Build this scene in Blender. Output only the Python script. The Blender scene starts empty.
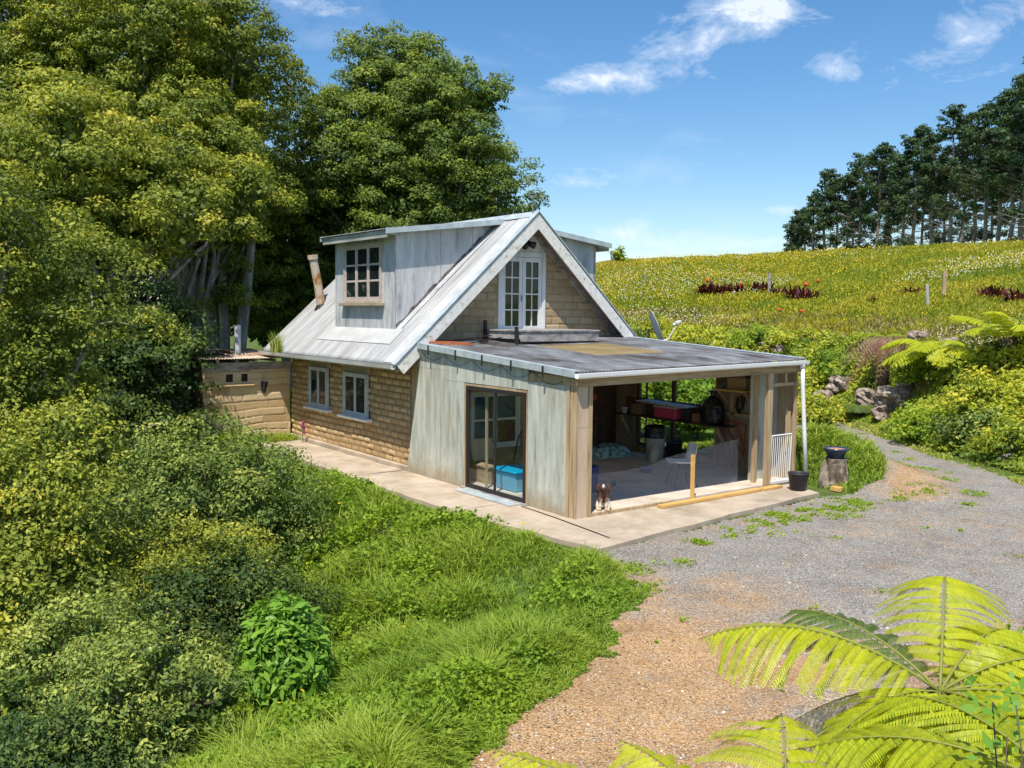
import bpy, math, random
import numpy as np
from mathutils import Matrix, Vector

R = math.radians
RNG = np.random.default_rng(7)
random.seed(7)
scene = bpy.context.scene
COL = scene.collection

# ------------------------------------------------------------------ helpers
def tag(o, label=None, cat=None, group=None, kind=None):
    if label: o['label'] = label
    if cat: o['category'] = cat
    if group: o['group'] = group
    if kind: o['kind'] = kind
    return o

def thing(name, label, cat, loc=(0, 0, 0), group=None):
    o = bpy.data.objects.new(name, None)
    COL.objects.link(o)
    o.location = loc
    o.empty_display_size = .2
    return tag(o, label, cat, group)

def adopt(o, parent):
    if parent is not None:
        m = Matrix.Translation(parent.location) if parent.type == 'EMPTY' else Matrix.Identity(4)
        o.parent = parent
        o.matrix_parent_inverse = m.inverted()
    return o

def dup(root, loc, rz=0, sc=1.0, label=None):
    base = Vector(root.location)
    r = root.copy(); COL.objects.link(r)
    r.location = loc; r.rotation_euler = (0, 0, rz); r.scale = (sc, sc, sc)
    if label: r['label'] = label
    for ch in list(root.children):
        c = ch.copy(); COL.objects.link(c); c.parent = r
        c.matrix_parent_inverse = ch.matrix_parent_inverse.copy()
        for g in list(ch.children):
            d = g.copy(); COL.objects.link(d); d.parent = c
            d.matrix_parent_inverse = g.matrix_parent_inverse.copy()
    return r

class MB:
    def __init__(s): s.v = []; s.f = []; s.m = []
    def poly(s, vs, fs, m=0):
        b = len(s.v); s.v += [tuple(map(float, p)) for p in vs]
        for f in fs: s.f.append([b + i for i in f]); s.m.append(m)
        return s
    def obox(s, o, U, V, N, u, v, n, m=0):
        o, U, V, N = map(Vector, (o, U, V, N))
        vs = [o + U*a + V*b + N*c for a in u for b in v for c in n]
        fs = [(0,1,3,2),(4,6,7,5),(0,4,5,1),(2,3,7,6),(0,2,6,4),(1,5,7,3)]
        return s.poly(vs, fs, m)
    def box(s, lo, hi, m=0):
        return s.obox((0,0,0),(1,0,0),(0,1,0),(0,0,1),(lo[0],hi[0]),(lo[1],hi[1]),(lo[2],hi[2]), m)
    def beam(s, a, b, w, h, m=0, up=(0,0,1)):
        a, b = Vector(a), Vector(b); d = (b-a); L = d.length; d.normalize()
        side = d.cross(Vector(up))
        if side.length < 1e-4: side = d.cross(Vector((1,0,0)))
        side.normalize(); upv = side.cross(d)
        return s.obox(a, d, side, upv, (0, L), (-w/2, w/2), (-h/2, h/2), m)
    def tube(s, pts, rad, seg=8, m=0, cap=True):
        pts = [Vector(p) for p in pts]; n = len(pts)
        if not hasattr(rad, '__len__'): rad = [rad]*n
        ref = Vector((0,0,1)); vs = []; fs = []
        prev = None
        for i, p in enumerate(pts):
            t = (pts[min(i+1,n-1)] - pts[max(i-1,0)]).normalized()
            if prev is None:
                a = t.cross(ref)
                if a.length < .05: a = t.cross(Vector((1,0,0)))
            else:
                a = prev - t*prev.dot(t)
            a.normalize(); prev = a; b = t.cross(a)
            for k in range(seg):
                th = 2*math.pi*k/seg
                vs.append(p + (a*math.cos(th) + b*math.sin(th))*rad[i])
        for i in range(n-1):
            for k in range(seg):
                k2 = (k+1) % seg
                fs.append((i*seg+k, i*seg+k2, (i+1)*seg+k2, (i+1)*seg+k))
        if cap:
            fs.append(tuple(reversed(range(seg)))); fs.append(tuple(range((n-1)*seg, n*seg)))
        return s.poly(vs, fs, m)
    def lathe(s, c, prof, seg=24, m=0, sx=1, sy=1):
        c = Vector(c); vs = []; fs = []
        for r, z in prof:
            for k in range(seg):
                th = 2*math.pi*k/seg
                vs.append(c + Vector((r*sx*math.cos(th), r*sy*math.sin(th), z)))
        for i in range(len(prof)-1):
            for k in range(seg):
                k2 = (k+1) % seg
                fs.append((i*seg+k, i*seg+k2, (i+1)*seg+k2, (i+1)*seg+k))
        return s.poly(vs, fs, m)
    def build(s, name, mats, parent=None, smooth=False, bevel=0):
        me = bpy.data.meshes.new(name)
        me.from_pydata(s.v, [], s.f)
        if not isinstance(mats, (list, tuple)): mats = [mats]
        for q in mats: me.materials.append(q)
        me.polygons.foreach_set('material_index', s.m)
        if smooth: me.polygons.foreach_set('use_smooth', [True]*len(s.f))
        me.update()
        o = bpy.data.objects.new(name, me); COL.objects.link(o)
        if bevel:
            b = o.modifiers.new('bevel', 'BEVEL'); b.width = bevel; b.segments = 1; b.limit_method = 'ANGLE'
        return adopt(o, parent)

def grid_obj(name, P, mats, parent=None, smooth=True, keep=None, attrs=None, thick=None):
    """P: (nu,nv,3) array; keep: (nu-1,nv-1) bool"""
    nu, nv = P.shape[:2]
    idx = np.arange(nu*nv).reshape(nu, nv)
    F = np.stack([idx[:-1,:-1], idx[1:,:-1], idx[1:,1:], idx[:-1,1:]], -1)
    F = F[keep] if keep is not None else F.reshape(-1, 4)
    used, inv = np.unique(F, return_inverse=True)
    V = P.reshape(-1, 3)[used]; F = inv.reshape(F.shape)
    me = np_mesh(name, V, F)
    if attrs:
        for k, a in attrs.items():
            at = me.attributes.new(k, 'FLOAT', 'POINT')
            at.data.foreach_set('value', a.reshape(-1)[used].astype(np.float32))
    if smooth: me.polygons.foreach_set('use_smooth', np.ones(len(F), bool))
    if not isinstance(mats, (list, tuple)): mats = [mats]
    for q in mats: me.materials.append(q)
    o = bpy.data.objects.new(name, me); COL.objects.link(o)
    if thick:
        m = o.modifiers.new('s', 'SOLIDIFY'); m.thickness = thick; m.offset = -1
    return adopt(o, parent)

def np_mesh(name, V, F):
    me = bpy.data.meshes.new(name)
    V = np.ascontiguousarray(V, np.float32); F = np.ascontiguousarray(F, np.int32)
    me.vertices.add(len(V)); me.vertices.foreach_set('co', V.ravel())
    me.loops.add(F.size); me.loops.foreach_set('vertex_index', F.ravel())
    me.polygons.add(len(F)); me.polygons.foreach_set('loop_start', np.arange(len(F), dtype=np.int32)*F.shape[1])
    me.update(calc_edges=True)
    return me

def quads_obj(name, Q, tint, mat, parent=None):
    """Q: (N,4,3) loose quads; tint (N,) in 0..1 colour variety of the leaf, plus painted shade inside crowns"""
    N = len(Q)
    me = np_mesh(name, Q.reshape(-1, 3), np.arange(N*4).reshape(N, 4))
    at = me.attributes.new('tint', 'FLOAT', 'FACE')
    at.data.foreach_set('value', np.clip(tint, 0, 1).astype(np.float32))
    me.materials.append(mat)
    o = bpy.data.objects.new(name, me); COL.objects.link(o)
    return adopt(o, parent)

def unit(a): return a / (np.linalg.norm(a, axis=-1, keepdims=True) + 1e-9)

def vnoise(x, y, s, seed=0):
    """smooth value noise on arrays"""
    x = np.asarray(x, float)*s + 37.1*seed; y = np.asarray(y, float)*s - 11.7*seed
    xi = np.floor(x); yi = np.floor(y); fx = x-xi; fy = y-yi
    fx = fx*fx*(3-2*fx); fy = fy*fy*(3-2*fy)
    def h(a, b):
        q = np.sin(a*127.1 + b*311.7 + seed*17.3)*43758.5453
        return q - np.floor(q)
    return (h(xi,yi)*(1-fx)+h(xi+1,yi)*fx)*(1-fy) + (h(xi,yi+1)*(1-fx)+h(xi+1,yi+1)*fx)*fy

def fbm(x, y, s, seed=0, o=3):
    return sum(vnoise(x, y, s*2**k, seed+k)*.5**k for k in range(o)) / sum(.5**k for k in range(o))

def smooth(a, b, x):
    t = np.clip((x-a)/(b-a), 0, 1); return t*t*(3-2*t)

# ------------------------------------------------------------------ camera
CAM = np.array([-9.6271, -11.3026, 3.3713])
FP, PITCH, ROLL, YAW = 914.53, .0784, .0101, .6346
fw = np.array([math.sin(YAW)*math.cos(PITCH), math.cos(YAW)*math.cos(PITCH), -math.sin(PITCH)])
r0 = np.array([math.cos(YAW), -math.sin(YAW), 0]); u0 = np.cross(r0, fw)
rt = r0*math.cos(ROLL) + u0*math.sin(ROLL); up = -r0*math.sin(ROLL) + u0*math.cos(ROLL)
cd = bpy.data.cameras.new('camera'); cam = bpy.data.objects.new('camera', cd); COL.objects.link(cam)
cam.matrix_world = Matrix(((rt[0], up[0], -fw[0], CAM[0]), (rt[1], up[1], -fw[1], CAM[1]), (rt[2], up[2], -fw[2], CAM[2]), (0,0,0,1)))
cd.sensor_width = 36; cd.lens = FP/1024*36; cd.clip_end = 3000; cd.clip_start = .05
scene.camera = cam

def polar(az, r):
    """az in degrees clockwise from +Y seen from the drone's standpoint"""
    a = np.radians(az); return CAM[0] + np.sin(a)*r, CAM[1] + np.cos(a)*r
def az_of(col): return math.degrees(YAW + math.atan((col-512)/FP))

# ------------------------------------------------------------------ materials
def new_mat(name):
    m = bpy.data.materials.new(name); m.use_nodes = True
    nt = m.node_tree; b = nt.nodes['Principled BSDF']
    b.inputs['Specular IOR Level'].default_value = .3
    return m, nt, b

def N(nt, t, **kw):
    n = nt.nodes.new(t)
    for k, v in kw.items():
        if hasattr(n, k): setattr(n, k, v)
        else: n.inputs[k].default_value = v
    return n

def ramp(nt, fac, stops):
    r = nt.nodes.new('ShaderNodeValToRGB')
    el = r.color_ramp.elements
    while len(el) < len(stops): el.new(.5)
    for e, (p, c) in zip(el, stops):
        e.position = p; e.color = (*c, 1)
    nt.links.new(fac, r.inputs[0]); return r.outputs[0]

def coords(nt, scale=(1,1,1), rot=(0,0,0)):
    tc = nt.nodes.new('ShaderNodeTexCoord'); mp = nt.nodes.new('ShaderNodeMapping')
    mp.inputs['Scale'].default_value = scale; mp.inputs['Rotation'].default_value = rot
    nt.links.new(tc.outputs['Object'], mp.inputs[0]); return mp.outputs[0]

def pm(name, stops, scale=3, stretch=(1,1,1), rough=.8, bump=.3, bscale=40, detail=6, spec=.3, metal=0, dirt=None, dirt_scale=.8, dirt_amt=(.5,.7), dist=.01, nrough=.65):
    m, nt, b = new_mat(name)
    c = coords(nt, stretch)
    n = N(nt, 'ShaderNodeTexNoise', Scale=scale, Detail=detail, Roughness=nrough)
    nt.links.new(c, n.inputs['Vector'])
    col = ramp(nt, n.outputs['Fac'], stops)
    if dirt:
        n2 = N(nt, 'ShaderNodeTexNoise', Scale=dirt_scale, Detail=8, Roughness=.7)
        nt.links.new(c, n2.inputs['Vector'])
        k = ramp(nt, n2.outputs['Fac'], [(dirt_amt[0], (0,0,0)), (dirt_amt[1], (1,1,1))])
        mx = N(nt, 'ShaderNodeMix', data_type='RGBA'); nt.links.new(k, mx.inputs[0])
        nt.links.new(col, mx.inputs[6]); mx.inputs[7].default_value = (*dirt, 1); col = mx.outputs[2]
    nt.links.new(col, b.inputs['Base Color'])
    b.inputs['Roughness'].default_value = rough; b.inputs['Specular IOR Level'].default_value = spec
    b.inputs['Metallic'].default_value = metal
    if bump:
        n3 = N(nt, 'ShaderNodeTexNoise', Scale=bscale, Detail=4); nt.links.new(c, n3.inputs['Vector'])
        bp = N(nt, 'ShaderNodeBump', Strength=bump, Distance=dist)
        nt.links.new(n3.outputs['Fac'], bp.inputs['Height']); nt.links.new(bp.outputs[0], b.inputs['Normal'])
    return m

def leaf_mat(name, stops, trans=.3, rough=.55):
    m = bpy.data.materials.new(name); m.use_nodes = True; nt = m.node_tree
    b = nt.nodes['Principled BSDF']; out = nt.nodes['Material Output']
    at = N(nt, 'ShaderNodeAttribute', attribute_name='tint')
    col = ramp(nt, at.outputs['Fac'], stops)
    nt.links.new(col, b.inputs['Base Color'])
    b.inputs['Roughness'].default_value = rough; b.inputs['Specular IOR Level'].default_value = .25
    tr = nt.nodes.new('ShaderNodeBsdfTranslucent')
    g = N(nt, 'ShaderNodeMix', data_type='RGBA', blend_type='MULTIPLY'); g.inputs[0].default_value = 1
    nt.links.new(col, g.inputs[6]); g.inputs[7].default_value = (1.5, 1.35, .6, 1)
    nt.links.new(g.outputs[2], tr.inputs[0])
    ms = nt.nodes.new('ShaderNodeMixShader'); ms.inputs[0].default_value = trans
    nt.links.new(b.outputs[0], ms.inputs[1]); nt.links.new(tr.outputs[0], ms.inputs[2])
    nt.links.new(ms.outputs[0], out.inputs[0])
    return m

def glass_mat(name, tint=(.9,.95,.95), refl_rough=.02, see=1.0, dark=(.02,.025,.03)):
    m = bpy.data.materials.new(name); m.use_nodes = True; nt = m.node_tree
    out = nt.nodes['Material Output']; nt.nodes.remove(nt.nodes['Principled BSDF'])
    lw = N(nt, 'ShaderNodeLayerWeight', Blend=.5)
    pw = N(nt, 'ShaderNodeMath', operation='POWER'); nt.links.new(lw.outputs['Facing'], pw.inputs[0]); pw.inputs[1].default_value = 4
    fr = N(nt, 'ShaderNodeMath', operation='MULTIPLY_ADD'); nt.links.new(pw.outputs[0], fr.inputs[0]); fr.inputs[1].default_value = .8; fr.inputs[2].default_value = .05
    gl = N(nt, 'ShaderNodeBsdfGlossy', Roughness=refl_rough)
    tr = nt.nodes.new('ShaderNodeBsdfTransparent'); tr.inputs[0].default_value = (*tint, 1)
    df = nt.nodes.new('ShaderNodeBsdfDiffuse'); df.inputs[0].default_value = (*dark, 1)
    mx = nt.nodes.new('ShaderNodeMixShader'); mx.inputs[0].default_value = 1-see
    nt.links.new(tr.outputs[0], mx.inputs[1]); nt.links.new(df.outputs[0], mx.inputs[2])
    m2 = nt.nodes.new('ShaderNodeMixShader'); nt.links.new(fr.outputs[0], m2.inputs[0])
    nt.links.new(mx.outputs[0], m2.inputs[1]); nt.links.new(gl.outputs[0], m2.inputs[2])
    nt.links.new(m2.outputs[0], out.inputs[0])
    return m

def flat(name, c, rough=.6, spec=.3, metal=0):
    m, nt, b = new_mat(name); b.inputs['Base Color'].default_value = (*c, 1)
    b.inputs['Roughness'].default_value = rough; b.inputs['Specular IOR Level'].default_value = spec
    b.inputs['Metallic'].default_value = metal; return m

M = {}
def brick_mat(name, stops, groove, stain):
    m, nt, b = new_mat(name)
    a = N(nt, 'ShaderNodeAttribute', attribute_name='brick'); g = N(nt, 'ShaderNodeAttribute', attribute_name='joint')
    c = coords(nt)
    n = N(nt, 'ShaderNodeTexNoise', Scale=6, Detail=8, Roughness=.7); nt.links.new(c, n.inputs['Vector'])
    ad = N(nt, 'ShaderNodeMath', operation='MULTIPLY_ADD'); nt.links.new(n.outputs['Fac'], ad.inputs[0]); ad.inputs[1].default_value = .7
    nt.links.new(a.outputs['Fac'], ad.inputs[2])
    col = ramp(nt, ad.outputs[0], stops)
    mx = N(nt, 'ShaderNodeMix', data_type='RGBA'); nt.links.new(g.outputs['Fac'], mx.inputs[0])
    nt.links.new(col, mx.inputs[6]); mx.inputs[7].default_value = (*groove, 1)
    n2 = N(nt, 'ShaderNodeTexNoise', Scale=.9, Detail=6, Roughness=.6); nt.links.new(c, n2.inputs['Vector'])
    k = ramp(nt, n2.outputs['Fac'], [(.52, (0,0,0)), (.75, (.7,.7,.7))])
    m2 = N(nt, 'ShaderNodeMix', data_type='RGBA'); nt.links.new(k, m2.inputs[0]); nt.links.new(mx.outputs[2], m2.inputs[6])
    m2.inputs[7].default_value = (*stain, 1)
    nt.links.new(m2.outputs[2], b.inputs['Base Color']); b.inputs['Roughness'].default_value = .95; b.inputs['Specular IOR Level'].default_value = .1
    n3 = N(nt, 'ShaderNodeTexNoise', Scale=35, Detail=5, Roughness=.7); nt.links.new(c, n3.inputs['Vector'])
    bp = N(nt, 'ShaderNodeBump', Strength=.6, Distance=.02); nt.links.new(n3.outputs['Fac'], bp.inputs['Height']); nt.links.new(bp.outputs[0], b.inputs['Normal'])
    return m
M['mud'] = brick_mat('mudbrick', [(.2,(.42,.29,.15)),(.7,(.54,.39,.21)),(1.15,(.61,.46,.27))], (.24,.15,.075), (.33,.2,.09))
M['mud_pale'] = brick_mat('smooth_mudbrick', [(.2,(.36,.26,.15)),(.7,(.44,.33,.20)),(1.1,(.50,.39,.25))], (.30,.215,.135), (.40,.29,.17))
M['mud_plaster'] = brick_mat('rammed_mud', [(.2,(.45,.31,.16)),(.7,(.60,.44,.25)),(1.1,(.66,.52,.32))], (.36,.25,.14), (.50,.35,.18))
M['iron'] = pm('weathered_white_iron', [(.3,(.23,.245,.255)),(.5,(.34,.35,.355)),(.7,(.45,.455,.45))], 2.2, (.35,2.4,.35), .5, .15, 20, spec=.4, dirt=(.20,.18,.155), dirt_amt=(.52,.72), dirt_scale=1.0)
M['iron_white'] = pm('white_flashing', [(.3,(.42,.43,.43)),(.6,(.54,.55,.55)),(.8,(.60,.60,.59))], 3, (1,.5,1), .4, .1, dirt=(.30,.29,.27), dirt_amt=(.62,.8))
M['flash'] = pm('grey_blue_flashing', [(.35,(.32,.38,.41)),(.65,(.50,.56,.58))], 4, (1,1,1), .4, .1, spec=.5)
M['dark_iron'] = pm('dark_corrugated_iron', [(.38,(.09,.09,.095)),(.52,(.15,.157,.168)),(.66,(.23,.245,.265))], 2.2, (1,.45,1), .6, .3, 30, spec=.35, dirt=(.05,.042,.036), dirt_amt=(.5,.64), dirt_scale=1.3)
M['fibre'] = pm('tan_fibreglass_sheet', [(.35,(.27,.22,.12)),(.6,(.40,.33,.19))], 1.5, (1,1,1), .6, .2, dirt=(.2,.17,.1))
M['ply_grey'] = pm('weathered_grey_plywood', [(.32,(.22,.225,.235)),(.44,(.40,.41,.42)),(.56,(.56,.565,.57)),(.70,(.66,.665,.66))], 4.0, (1.3,1.3,.25), .85, .25, 25, detail=9, dirt=(.16,.165,.175), dirt_amt=(.52,.75), dirt_scale=2.0, nrough=.72)
M['ply_green'] = pm('green_stained_plywood', [(.30,(.22,.215,.18)),(.42,(.38,.395,.345)),(.54,(.50,.52,.455)),(.68,(.61,.595,.52))], 4.5, (1.6,1.6,.22), .85, .25, 25, detail=10, dirt=(.34,.27,.17), dirt_amt=(.54,.82), dirt_scale=1.6, nrough=.7)
M['ply_raw'] = pm('bare_plywood', [(.3,(.38,.27,.18)),(.5,(.54,.41,.29)),(.7,(.62,.49,.36))], 4, (1,1,.2), .8, .2, 25)
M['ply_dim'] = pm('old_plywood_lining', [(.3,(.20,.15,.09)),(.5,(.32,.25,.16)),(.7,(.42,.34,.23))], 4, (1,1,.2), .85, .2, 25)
M['timber'] = pm('weathered_timber', [(.3,(.24,.16,.09)),(.5,(.44,.32,.19)),(.7,(.56,.43,.27))], 5, (3,3,.25), .85, .3, 30)
M['timber_h'] = pm('weathered_timber_rail', [(.3,(.20,.13,.07)),(.5,(.36,.26,.15)),(.7,(.48,.36,.22))], 5, (.25,.6,3), .85, .3, 30)
M['timber_new'] = pm('yellow_pine_board', [(.3,(.50,.29,.08)),(.6,(.66,.42,.14))], 6, (.4,2,2), .7, .2, 30)
M['timber_grey'] = pm('grey_weathered_timber', [(.3,(.14,.13,.13)),(.48,(.33,.31,.30)),(.68,(.48,.46,.44))], 3.5, (1,1,2), .9, .4, 30, dirt=(.13,.11,.105), dirt_amt=(.5,.7), dirt_scale=2.5)
M['weath'] = pm('pale_weathered_fascia', [(.3,(.22,.23,.20)),(.5,(.40,.41,.36)),(.7,(.52,.52,.47))], 3, (1,.3,1), .9, .3, dirt=(.18,.19,.14), dirt_amt=(.5,.7), dirt_scale=2)
def foot_dirt(m, c, z0, z1):
    nt=m.node_tree; b=nt.nodes['Principled BSDF']; src=b.inputs['Base Color'].links[0].from_socket
    cc=coords(nt); sp=N(nt,'ShaderNodeSeparateXYZ'); nt.links.new(cc,sp.inputs[0]); n=N(nt,'ShaderNodeTexNoise',Scale=3.5,Detail=8,Roughness=.7); nt.links.new(cc,n.inputs['Vector'])
    a=N(nt,'ShaderNodeMath',operation='MULTIPLY_ADD'); nt.links.new(n.outputs['Fac'],a.inputs[0]); a.inputs[1].default_value=.9; nt.links.new(sp.outputs['Z'],a.inputs[2])
    k=ramp(nt,a.outputs[0],[(z0,(.8,.8,.8)),(z1,(0,0,0))]); mx=N(nt,'ShaderNodeMix',data_type='RGBA'); nt.links.new(k,mx.inputs[0]); nt.links.new(src,mx.inputs[6]); mx.inputs[7].default_value=(*c,1); nt.links.new(mx.outputs[2],b.inputs['Base Color'])
M['ply_foot'] = M['ply_green'].copy(); foot_dirt(M['ply_foot'], (.33,.25,.15), .45, .85)
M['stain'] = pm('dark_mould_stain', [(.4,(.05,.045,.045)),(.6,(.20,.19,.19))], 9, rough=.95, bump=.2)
M['barge'] = pm('peeling_white_barge', [(.32,(.30,.27,.21)),(.41,(.66,.64,.59)),(.6,(.82,.81,.78))], 7, (1,1,1), .8, .4, 25, detail=9, nrough=.75, dirt=(.36,.30,.22), dirt_amt=(.60,.68), dirt_scale=5)
M['soffit'] = pm('soffit_board', [(.3,(.20,.13,.09)),(.6,(.32,.22,.15))], 3, (1,.3,1), .85, .2)
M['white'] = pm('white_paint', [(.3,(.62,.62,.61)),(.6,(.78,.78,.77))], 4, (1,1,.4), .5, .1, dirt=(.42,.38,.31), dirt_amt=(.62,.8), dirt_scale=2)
M['pvc'] = flat('white_pvc', (.78,.79,.80), .35, .5)
M['gutter'] = pm('grey_gutter', [(.3,(.42,.43,.42)),(.6,(.56,.56,.54))], 3, (1,.3,1), .5, .1, dirt=(.28,.25,.2))
M['paleblue'] = pm('pale_blue_frame_paint', [(.3,(.42,.47,.49)),(.6,(.55,.59,.60))], 6, rough=.7, bump=.15)
M['sash'] = pm('peeling_pinkish_sash', [(.3,(.38,.30,.25)),(.6,(.56,.48,.43))], 9, rough=.8, bump=.3)
M['lintel'] = pm('timber_lintel', [(.3,(.30,.24,.16)),(.6,(.42,.35,.24))], 5, rough=.9)
M['concrete'] = pm('aged_concrete', [(.3,(.33,.26,.19)),(.5,(.45,.37,.28)),(.7,(.53,.455,.365))], 1.6, (1,1,1), .9, .35, 55, detail=9, dirt=(.27,.23,.165), dirt_amt=(.5,.72), dirt_scale=.7)
M['floor'] = pm('workshop_floor', [(.3,(.46,.40,.33)),(.6,(.62,.55,.46))], 1.4, (1,1,1), .8, .15, 30, dirt=(.27,.21,.14), dirt_amt=(.5,.8))
def translucent(m, amt, c):
    nt=m.node_tree; b=nt.nodes['Principled BSDF']; out=nt.nodes['Material Output']; tr=nt.nodes.new('ShaderNodeBsdfTranslucent'); tr.inputs[0].default_value=(*c,1)
    ms=nt.nodes.new('ShaderNodeMixShader'); ms.inputs[0].default_value=amt; nt.links.new(b.outputs[0],ms.inputs[1]); nt.links.new(tr.outputs[0],ms.inputs[2]); nt.links.new(ms.outputs[0],out.inputs[0])
translucent(M['fibre'], .5, (.85,.72,.45))
M['glass_door'] = glass_mat('door_glass', (.86,.92,.93))
M['pane'] = glass_mat('dark_room_glass', (.8,.85,.85), see=.35, dark=(.02,.03,.03))  # dark diffuse share paints the unlit room behind into the glass
M['mullion'] = flat('dark_frame', (.03,.025,.025), .6)
M['alu'] = flat('grey_aluminium', (.25,.26,.27), .4, .5, .3)
M['black'] = flat('black_plastic', (.015,.015,.017), .4, .5)
M['bag'] = pm('black_rubbish_bag', [(.4,(.010,.010,.012)),(.6,(.02,.02,.022))], 5, rough=.22, bump=.9, bscale=9, spec=.6, dist=.06)
M['rust'] = pm('rusty_flue', [(.30,(.16,.055,.025)),(.42,(.46,.20,.07)),(.50,(.52,.44,.33)),(.75,(.52,.50,.43))], 5, (1,1,.5), .8, .2)
M['zinc'] = flat('zinc_flue', (.50,.54,.58), .45, .5, 0)
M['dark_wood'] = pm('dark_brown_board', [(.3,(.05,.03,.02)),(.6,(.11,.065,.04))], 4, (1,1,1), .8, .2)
M['bark'] = pm('grey_bark', [(.35,(.16,.135,.11)),(.5,(.38,.34,.30)),(.65,(.55,.51,.46))], 3, (3,3,.5), .95, .8, 14, dist=.04)
M['bark_dark'] = pm('dark_bark', [(.35,(.05,.038,.028)),(.6,(.12,.095,.07))], 3, (3,3,.5), .95, .6, 14, dist=.03)
M['pine_bark'] = pm('pale_pine_bark', [(.35,(.12,.10,.09)),(.6,(.27,.24,.22))], 2, (2,2,.5), .95, .4, 8)
M['rock'] = pm('lichen_rock', [(.34,(.09,.07,.055)),(.48,(.25,.195,.165)),(.6,(.40,.33,.29)),(.7,(.52,.48,.43))], 5, rough=.95, bump=.9, bscale=7, dist=.06, detail=9)

# --- foliage
M['totara'] = leaf_mat('olive_foliage', [(0,(.065,.105,.02)),(.35,(.17,.22,.03)),(.7,(.34,.37,.042)),(1,(.50,.46,.06))], .25)
M['totara_green'] = leaf_mat('mid_green_foliage', [(0,(.055,.10,.025)),(.4,(.14,.21,.034)),(.75,(.27,.34,.045)),(1,(.40,.42,.058))], .25)
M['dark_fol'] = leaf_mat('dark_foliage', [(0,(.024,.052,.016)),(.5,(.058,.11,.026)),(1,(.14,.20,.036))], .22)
M['bush'] = leaf_mat('grey_green_bush', [(0,(.05,.095,.026)),(.4,(.13,.20,.042)),(.75,(.26,.33,.06)),(1,(.45,.47,.11))], .25)
M['bright'] = leaf_mat('bright_green_leaf', [(0,(.07,.16,.025)),(.5,(.16,.32,.035)),(1,(.30,.48,.05))], .3, .4)
M['weed'] = leaf_mat('weed_leaf', [(0,(.08,.17,.02)),(.5,(.215,.34,.028)),(.85,(.35,.45,.035)),(1,(.48,.50,.07))], .35)
M['grass'] = leaf_mat('long_grass', [(0,(.09,.175,.025)),(.5,(.225,.34,.038)),(.85,(.36,.44,.06)),(1,(.54,.50,.18))], .35)
M['meadow_grass'] = leaf_mat('meadow_grass', [(0,(.12,.20,.022)),(.4,(.25,.31,.028)),(.75,(.40,.38,.035)),(1,(.50,.44,.09))], .3)
M['bank_leaf'] = leaf_mat('yellow_green_scrub', [(0,(.08,.14,.022)),(.35,(.21,.29,.028)),(.7,(.42,.45,.033)),(1,(.56,.52,.05))], .3)
M['fern'] = leaf_mat('fern_frond', [(0,(.16,.24,.016)),(.5,(.38,.45,.018)),(1,(.58,.59,.03))], .38, .4)
M['fern_dark'] = leaf_mat('fern_frond_old', [(0,(.06,.10,.02)),(.5,(.13,.20,.03)),(1,(.2,.27,.04))], .3)
M['dead'] = leaf_mat('dead_frond', [(0,(.16,.07,.05)),(.5,(.34,.17,.12)),(1,(.50,.38,.30))], .1)
M['needle'] = leaf_mat('pine_needles', [(0,(.02,.045,.02)),(.5,(.045,.085,.03)),(1,(.10,.145,.04))], .15)
M['twig'] = flat('grey_twig', (.27,.24,.21), .9)
M['fern_rib'] = flat('fern_rib', (.22,.24,.04), .6)
M['stalk'] = flat('fern_stalk', (.10,.06,.03), .7)
M['brom'] = leaf_mat('maroon_leaf', [(0,(.03,.01,.012)),(.5,(.085,.02,.022)),(.8,(.16,.035,.03)),(1,(.40,.04,.03))], .2, .4)
M['red'] = flat('red_flower', (.75,.06,.02), .5)
M['daisy'] = leaf_mat('white_petal', [(0,(.7,.7,.62)),(1,(.82,.82,.78))], .3)
M['butter'] = leaf_mat('yellow_petal', [(0,(.62,.42,.01)),(1,(.80,.62,.02))], .3)

# ------------------------------------------------------------------ terrain
def sdist(x, y, poly):
    """signed distance to an open polyline, positive on its right-hand side"""
    x = np.asarray(x, float); y = np.asarray(y, float)
    best = np.full(x.shape, 1e9); sg = np.ones(x.shape)
    for (x0,y0),(x1,y1) in zip(poly[:-1], poly[1:]):
        dx, dy = x1-x0, y1-y0; L = dx*dx+dy*dy
        t = np.clip(((x-x0)*dx+(y-y0)*dy)/L, 0, 1)
        d = np.hypot(x-x0-t*dx, y-y0-t*dy)
        c = (x-x0)*dy - (y-y0)*dx
        m = d < best-1e-9
        best = np.where(m, d, best); sg = np.where(m, np.sign(c), sg)
    return best*sg
LEDGE = [(-1.6,60),(-1.5,14),(-1.4,11),(-1.45,3),(-1.1,-2.2),(-1.85,-3.43),(-3.4,-4.43),(-4.82,-5.23),(-5.98,-5.87),(-9.5,-8),(-14,-11),(-60,-40)]
NEDGE = [(-60,-46),(-13,-13.8),(-8.5,-10.6),(-5.2,-8.6),(-3.2,-7.7),(-.3,-7.0),(3,-8.2),(10,-13),(40,-40)]
YARD = [(-60,-39.6),(-14,-10.6),(-5.98,-5.5),(-4.82,-4.86),(-3.4,-4.1),(-1.85,-3.1),(-1.1,-1.8),(-.8,-1.64),(2.2,-1.24),(5.3,-.93),(6.9,-1.2),(8.2,-.3),(9.7,2.6),(12.4,7.6),(15.2,13.6),(19,22),(17,40),(14,80)]
AZF = [-40,0,20,30,40,45,50,54.2,57.3,61.1,65.9,75,90,110,125,150]
RF  = [60,60,55,48,42,40,38,34,30,25.3,22.0,19.2,18,18,22,60]
def foot(az): return np.interp(az, AZF, RF)
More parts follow.
